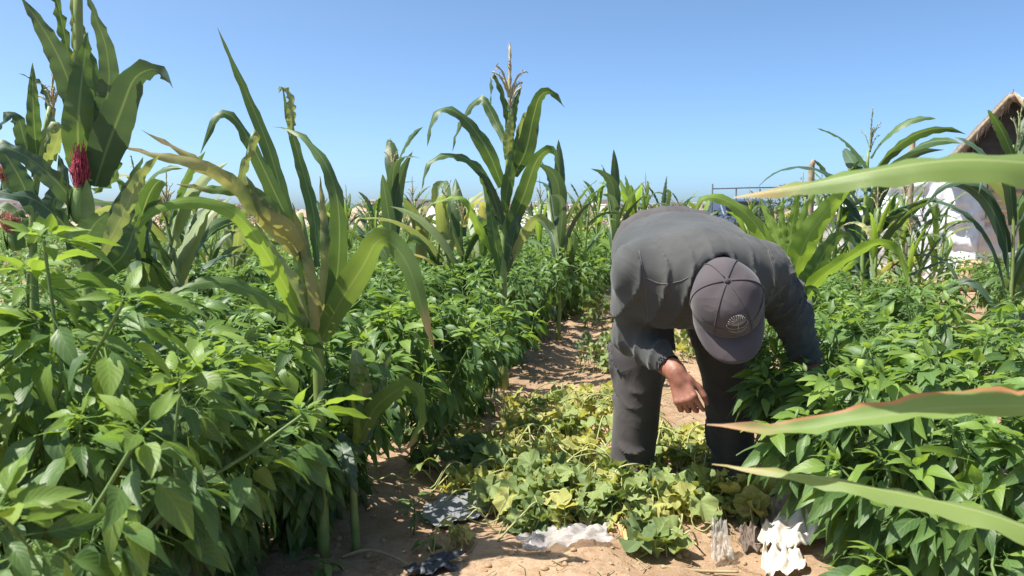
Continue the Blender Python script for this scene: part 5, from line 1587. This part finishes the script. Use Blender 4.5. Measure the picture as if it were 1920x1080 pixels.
# boards with battens
x2 = hp(1962, 400)[0]
zb = hp(1800, 415)[2]
for k in range(5):
    zz0 = zb + (zt - zb) * k / 5; zz1 = zb + (zt - zb) * (k + 1) / 5
    xa = x1 + .02; xb = hp(1866, 400)[0]
    mb = MB(); mb.box(((xa + xb) / 2, -.02 + .006 * (k % 2), (zz0 + zz1) / 2), (xb - xa, .025, zz1 - zz0 - .012)); link('board', mb.mesh('board', M_panel, False), hut)
    mb = MB(); mb.box(((xa + xb) / 2, -.055, zz0 + .01), (xb - xa + .04, .04, .035), jitter=.003); link('batten', mb.mesh('batten', M_wood if k == 3 else M_panel, False), hut)
V, F = crumple(x2 - x1 + .1, zb + .05, 60, 34, .16, 9, 3, 3); link('cloth_wall', mesh_from('cloth_wall', V + (x1 - .05, .02, 0), F, None, True, M_tarp2), hut)
V, F = crumple(x2 - hp(1866, 400)[0], zt - zb, 20, 20, .08, 12); link('tarp_wall', mesh_from('tarp_wall', V + (hp(1870, 400)[0], .03, zb), F, None, True, M_tarp), hut)
for px in (1596, 1700, 1792, 1868, 1960):
    xx = hp(px, 400)[0]
    mb = MB(); mb.tube([(xx, .10, 0), (xx + .02, .10, zt * .5), (xx, .10, zt + .05)], .035, 7); link('pole', mb.mesh('pole', M_wood), hut)
# roof: apex at the gable, thatched left slope, white sheet on the right slope
ap = hp(1893, 178, -.6); el_ = hp(1770, 318, -.6); er = ap * 2 - el_; er[2] = el_[2]
depth = np.array((0.3, 3.6, 0))
def slab(a, b, d, th_, nu, nv, amp, seed):
    V = []
    nrm = unit(np.cross(b - a, d)); nrm = nrm if nrm[2] > 0 else -nrm
    for lay in (0, 1):
        for j in range(nv + 1):
            for i in range(nu + 1):
                p = a + (b - a) * i / nu + d * j / nv
                V.append(p + nrm * (th_ * lay + amp * (float(fbm(i * .7, j * .7, seed + lay, 2)) - .4)))
    k = nu + 1; L = k * (nv + 1)
    F = [(j * k + i, j * k + i + 1, (j + 1) * k + i + 1, (j + 1) * k + i) for j in range(nv) for i in range(nu)]
    F2 = [tuple(q + L for q in f[::-1]) for f in F]
    E = [(j * k, (j + 1) * k, L + (j + 1) * k, L + j * k) for j in range(nv)] + [(j * k + nu, L + j * k + nu, L + (j + 1) * k + nu, (j + 1) * k + nu) for j in range(nv)] + [(i, L + i, L + i + 1, i + 1) for i in range(nu)]
    return np.array(V), F + F2 + E
V, F = slab(el_, ap, depth, .08, 22, 16, .03, 4); roof = link('roof', mesh_from('roof_thatch', V, F, None, False, M_thatch), hut)
V, F = slab(ap + (.02, 0, .02), er, depth, .05, 22, 16, .08, 7); link('roof', mesh_from('roof_sheet', V, F, None, True, M_tarp), hut)
mb = MB()
for k in range(320):
    f = rng.uniform(0, 1); p = el_ + (ap - el_) * f + np.array((0, rng.uniform(-.05, .3), .03)); L = rng.uniform(.12, .3)
    d = unit(np.array((-.55, -.12, -.8)) + rng.normal(0, .25, 3)); mb.tube([p - d * L * .3, p + d * L * .3, p + d * L * .6 + (0, 0, -.05)], [.008, .007, .002], 3, False)
link('reed_fringe', mb.mesh('reed_fringe', M_thatch), hut, kind='stuff')
mb = MB(); mb.tube([el_ + (0, -.05, .0), ap + (0, -.06, .05)], .024, 7); link('rafter', mb.mesh('rafter', M_wood), hut)
mb = MB(); mb.tube([er + (0, -.05, .0), ap + (.02, -.06, .05)], .024, 7); link('rafter', mb.mesh('rafter', M_wood), hut)
mb = MB(); mb.tube([ap + (0, -.1, 0), ap + depth], .04, 7); link('ridge_pole', mb.mesh('ridge_pole', M_wood), hut)
gm = MB(); gm.add(np.array([el_ + (0, .25, 0), er + (0, .25, 0), ap + (0, .25, 0), el_ + (0, .28, 0), er + (0, .28, 0), ap + (0, .28, 0)]), [(0, 1, 2), (5, 4, 3), (0, 3, 4, 1), (1, 4, 5, 2), (2, 5, 3, 0)])
link('gable_shade_panel', gm.mesh('gable_shade_panel', M_gable_shade, False), hut)  # dark sheet added across the gable opening to stand for its interior shade
# low grey shelter left of the hut
sx, sy = P(1590, 450, 10.2)[0], 10.2
sh_ = thing('shelter', 'low grey cloth shelter left of the hut behind thin corn', 'shelter', (sx, sy, 0), rotz=R(-30))
V, F = crumple(1.3, .98, 40, 26, .1, 31); link('cloth_wall', mesh_from('shelter_wall', V + (-.5, 0, 0), F, None, True, M_grey_wall), sh_)
V, F = slab(np.array((-.55, -.08, .99)), np.array((.85, -.08, .96)), np.array((0, 1.4, .12)), .03, 12, 10, .05, 5); link('roof', mesh_from('shelter_roof', V, F, None, True, M_tarp), sh_)
for xx in (-.48, .78):
    mb = MB(); mb.tube([(xx, .05, 0), (xx, .05, 1.0)], .03, 6); link('pole', mb.mesh('pole', M_wood), sh_)
def rock(label, px, py, D_, size, seed, mat):
    p = P(px, py, D_); r = np.random.default_rng(seed)
    V = []; nu, nv = 14, 9
    for j in range(nv + 1):
        for i in range(nu):
            a = 2 * math.pi * i / nu; e = -math.pi / 2 + math.pi * j / nv
            q = 1 + .25 * (float(fbm(a * 1.1 + seed, e * 1.6, seed, 3)) - .45)
            c = math.cos(e) ** .5 if math.cos(e) > 0 else 0
            V.append((size[0] * q * math.cos(a) * c, size[1] * q * math.sin(a) * c, size[2] * (math.sin(e) * q)))
    V = np.array(V); V[:, 2] -= V[:, 2].min()
    F = [(j * nu + i, j * nu + (i + 1) % nu, (j + 1) * nu + (i + 1) % nu, (j + 1) * nu + i) for j in range(nv) for i in range(nu)]
    zc = p[2] - size[2]
    # stands on a low pile of earth
    o = link('sandstone_block', mesh_from('rock', V, F, None, True, mat)); o.location = (p[0], D_, 0.0)
    o.scale = (1, 1, (p[2] + size[2]) / (2 * size[2]))
    return tag(o, label, 'rock')
rock('tan sandstone block at the foot of the hut wall', 1820, 505, 9.9, (.18, .18, .12), 3, M_stone)
rock('dark brown boulder beside the tan sandstone block', 1856, 510, 9.9, (.14, .16, .13), 7, plain_mat('brown_stone', (0.12, 0.07, 0.05), (0.24, 0.15, 0.10), 9, .9, .6, .02))
def post(label, px, D_, top, r_):
    p = P(px, top, D_); o = MB(); o.tube([(0, 0, 0), (.01, 0, p[2] * .5), (.0, 0, p[2] - .06), (.03, 0, p[2])], [r_, r_ * .95, r_ * .9, r_ * .6], 7)
    q = link('wooden_post', o.mesh('wooden_post', M_wood)); q.location = (p[0], D_, 0)
    tag(q, label, 'post')
post('leaning brown post sticking up left of the hut', 1712, 9.4, 250, .035)
post('short stub post above the bright green corn', 1522, 9.0, 300, .04)

# ------------------------------------------------------------------ pickup half hidden behind the corn
M_blue = plain_mat('blue_paint', (0.05, 0.075, 0.14), (0.065, 0.095, 0.17), 3, .35, .0, spec=.5)
M_glass_v = plain_mat('vehicle_glass', (0.01, 0.012, 0.015), (0.02, 0.022, 0.025), 3, .08, .0, spec=.6)
M_rubber = plain_mat('rubber', (0.015, 0.015, 0.015), (0.03, 0.03, 0.03), 40, .9, .2)
M_steel = plain_mat('dull_steel', (0.30, 0.30, 0.30), (0.42, 0.42, 0.42), 30, .4, .1, metal=.7)
vx = P(1440, 420, 21.0)[0]
truck = thing('pickup_truck', 'dark blue pickup mostly hidden behind the bright green corn', 'truck', (vx, 21.4, 0), rotz=R(6))
def prof(pts, w, name, mat, bev=.04):
    mb = MB(); n = len(pts)
    V = [(-w / 2 + bev, *p) for p in pts] + [(w / 2 - bev, *p) for p in pts]
    F = [tuple(range(n)), tuple(range(2 * n - 1, n - 1, -1))] + [(i, n + i, n + (i + 1) % n, (i + 1) % n) for i in range(n)]
    mb.add(np.array(V), F); o = link(name, mb.mesh(name, mat, False), truck)
    m = o.modifiers.new('bevel', 'BEVEL'); m.width = bev; m.segments = 2; m.limit_method = 'ANGLE'
    return o
prof([(-.0, .38), (-.02, .72), (.25, .86), (1.15, .93), (4.3, .93), (4.35, .42), (0, .36)], 1.62, 'body', M_blue)
prof([(1.1, .92), (1.5, 1.38), (1.65, 1.42), (2.6, 1.42), (2.75, .92)], 1.5, 'cab', M_blue)
mb = MB(); mb.add(np.array([(-.62, 1.13, .96), (.62, 1.13, .96), (.56, 1.47, 1.34), (-.56, 1.47, 1.34)]) + (0, -.045, .01), [(0, 1, 2, 3)])
link('windscreen', mb.mesh('windscreen', M_glass_v, False), truck).modifiers.new('thickness', 'SOLIDIFY').thickness = .012
mb = MB(); mb.box((0, -.08, .45), (1.66, .14, .2)); link('bumper', mb.mesh('bumper', M_rubber, False), truck)
mb = MB()
for k in range(5): mb.box((0, -.03, .58 + .035 * k), (.8, .03, .012))
link('grille', mb.mesh('grille', M_steel, False), truck)
for sg in (-1, 1):
    mb = MB(); mb.tube([(sg * .6, -.035, .66), (sg * .6, .03, .66)], [.09, .1], 14); link('headlight', mb.mesh('headlight', M_steel), truck)
    mb = MB(); mb.box((sg * .86, 1.3, 1.02), (.12, .06, .14)); link('mirror', mb.mesh('mirror', M_rubber, False), truck)
    for yy in (.75, 3.4):
        mb = MB(); mb.tube([(sg * .62, yy, .32), (sg * .66, yy, .32), (sg * .8, yy, .32), (sg * .83, yy, .32)], [.28, .32, .32, .28], 20)
        wh = link('wheel', mb.mesh('wheel', M_rubber), truck)
        mb = MB(); mb.tube([(sg * .82, yy, .32), (sg * .84, yy, .32)], [.18, .16], 16); link('rim', mb.mesh('rim', M_steel), wh)
# rail frame behind the man
M_darkpipe = plain_mat('dark_pipe', (0.03, 0.03, 0.035), (0.06, 0.06, 0.065), 30, .6, .1)
rx0, rx1 = P(1336, 352, 16.)[0], P(1470, 352, 16.)[0]; rz = P(1336, 354, 16.)[2]
rf = thing('rail_frame', 'thin dark rail frame in the distance above the man\'s back', 'rail', ((rx0 + rx1) / 2, 16., 0))
mb = MB(); mb.tube([(-(rx1 - rx0) / 2, 0, rz), (0, 0, rz + .02), ((rx1 - rx0) / 2, 0, rz + .03)], .013, 6); link('rail', mb.mesh('rail', M_darkpipe), rf)
for k in range(4):
    xx = -(rx1 - rx0) / 2 + (rx1 - rx0) * k / 3
    mb = MB(); mb.tube([(xx, 0, 0), (xx, 0, rz + (.1 if k in (0, 3) else .0))], .014, 6); link('post', mb.mesh('post', M_darkpipe), rf)

# ------------------------------------------------------------------ far things
M_bank = plain_mat('earth_bank', (0.36, 0.25, 0.18), (0.48, 0.35, 0.26), .8, .95, .4, .1)
M_pale = plain_mat('pale_plaster', (0.52, 0.49, 0.45), (0.64, 0.61, 0.57), .6, .9, .2)
M_sandw = plain_mat('sand_plaster', (0.46, 0.38, 0.30), (0.56, 0.48, 0.39), .6, .9, .2)
M_win = plain_mat('window_dark', (0.05, 0.05, 0.055), (0.08, 0.08, 0.085), 3, .3, .0)
M_tent = plain_mat('tent_cloth', (0.68, 0.68, 0.68), (0.78, 0.78, 0.77), 2, .7, .3, .03)
def bank(label, px0, px1, D_, h, seed):
    x0, x1 = P(px0, 420, D_)[0], P(px1, 420, D_)[0]
    V = []; nu, nv = 60, 12
    for j in range(nv + 1):
        for i in range(nu + 1):
            f, v_ = i / nu, j / nv
            e = math.sin(math.pi * f) ** .4 * math.sin(math.pi * v_) ** .8
            V.append((x0 + (x1 - x0) * f, D_ + (v_ - .5) * h * 5, -.05 + e * h * (.6 + .8 * float(fbm(f * 14, v_ * 3 + seed, seed, 3)))))
    k = nu + 1
    o = link('earth_bank', mesh_from('earth_bank', V, [(j * k + i, j * k + i + 1, (j + 1) * k + i + 1, (j + 1) * k + i) for j in range(nv) for i in range(nu)], None, True, M_bank), kind='structure')
    o['label'] = label
bank('low brown earth bank beyond the field left of centre', 470, 830, 42, 1.25, 3)
bank('low brown earth bank beyond the field behind the man', 960, 1330, 55, 1.2, 9)
bank('low earth bank beyond the field at the far left', -300, 420, 60, 1.1, 14)
def tent(label, px, D_, w, h, dpt, cover):
    x = P(px, 410, D_)[0]
    t = thing('tent', label, 'tent', (x, D_, 0), 'white tents beyond the field', R(rng.uniform(-25, 25)))
    V = []; nu, nv = 12, 8
    for j in range(nv + 1):
        for i in range(nu + 1):
            a = math.pi * i / nu
            V.append((-math.cos(a) * w / 2 * (1 + .04 * math.sin(j * 2)), (j / nv - .5) * dpt, math.sin(a) ** .7 * h * (1 + .03 * math.cos(j * 3.1))))
    k = nu + 1
    F = [(j * k + i, j * k + i + 1, (j + 1) * k + i + 1, (j + 1) * k + i) for j in range(nv) for i in range(nu)] + [tuple(range(nu, -1, -1))]
    link('cover', mesh_from('tent_cover', V, F, None, True, cover), t)
    mb = MB(); mb.box((0, -dpt / 2 - .02, h * .35), (w * .25, .04, h * .7)); link('door_flap', mb.mesh('door_flap', M_win, False), t)
tent('white arched tent behind the drying corn clump', 838, 36, 1.6, 1.45, 3, M_tent)
tent('white tent just right of the tasselled corn stalk', 1022, 44, 1.7, 1.35, 3, M_tent)
tent('small white tent behind the drying corn, right of the other tent', 905, 48, 1.3, 1.3, 3, M_tent)
tent('low white tent seen left of the folded-leaf corn plant', 1000, 52, 1.5, 1.1, 3, M_tent)
def house(px, D_, w, h, dpt, mat):
    x = P(px, 410, D_)[0]; zg = float(ground_z(x, D_))
    t = thing('house', 'pale flat-roofed house in the distant town on the skyline', 'house', (x, D_, zg), 'houses of the distant town', R(rng.uniform(-30, 30)))
    mb = MB(); mb.box((0, 0, h / 2 - .5), (w, dpt, h + 1)); link('wall', mb.mesh('wall', mat, False), t)
    mb = MB(); mb.box((0, 0, h + .15), (w + .3, dpt + .3, .3)); link('roof', mb.mesh('roof', M_pale, False), t)
    n = max(2, int(w // 3))
    for k in range(n):
        mb = MB(); mb.box((-w / 2 + (k + .5) * w / n, -dpt / 2 - .01, h * .55), (1.0, .1, 1.2)); link('window', mb.mesh('window', M_win, False), t)
for k in range(46):
    D_ = rng.uniform(190, 330); px = rng.choice([rng.uniform(-50, 480), rng.uniform(600, 1350), rng.uniform(900, 1350)])
    house(px, D_, rng.uniform(4, 10), rng.uniform(1.8, 3.6), rng.uniform(4, 8), M_pale if rng.random() < .6 else M_sandw)

# far trees and bushes on the skyline
M_tree = leaf_mat('far_tree_leaf', (0.035, 0.06, 0.028), (0.07, 0.10, 0.045), rnd='attr', trans=.2)
def tree(label, px, D_, top, w, name='tree', group='far trees'):
    p = P(px, top, D_); zg = float(ground_z(p[0], D_)); H = p[2] - zg
    t = thing(name, label, 'tree', (p[0], D_, zg), group)
    mb = MB(); mb.tube([(0, 0, -.1), (.02 * H, 0, H * .35), (0, .01, H * .8)], [.05 * H, .035 * H, .012 * H], 7)
    for k in range(5):
        a = k * 1.3; mb.tube([(.01, 0, H * (.3 + .08 * k)), (math.cos(a) * w * .2, math.sin(a) * w * .2, H * (.5 + .07 * k))], [.018 * H, .006 * H], 5)
    link('trunk', mb.mesh('tree_trunk', M_wood), t)
    r = np.random.default_rng(int(px)); lv = []
    cl = [(r.normal(0, w * .22), r.normal(0, w * .22), H * r.uniform(.35, .9)) for _ in range(12)]
    for k in range(900):
        c = np.array(cl[r.integers(12)]); q = c + r.normal(0, 1, 3) * np.array((w * .11, w * .11, H * .09))
        lv.append((q, leaf_frame(r.normal(0, 1, 3), r.normal(0, 1), r), H * r.uniform(.05, .09), 0))
    fa = foliage_arrays(lv, 1.0, r, True)
    link('crown', mesh_from('tree_crown', fa[0], fa[1], fa[2], True, M_tree, fa[3]), t)
tree('dark bush beyond the field left of the slim tasselled corn', 705, 60, 378, 3.5, 'bush')
tree('dark green tree behind the bright green corn above the pickup', 1455, 17, 368, 1.8)
tree('dark bushy tree left of the tall dark corn at the right', 1510, 19, 352, 2.2)
tree('small dark tree on the skyline right of the rail frame', 1420, 30, 372, 2.0)

for k in range(34):
    tree('low grey-green bush on the skyline beyond the field', float(rng.uniform(-40, 1340)), float(rng.uniform(30, 75)), float(rng.uniform(382, 402)), float(rng.uniform(2.5, 5)), 'bush', 'skyline bushes')
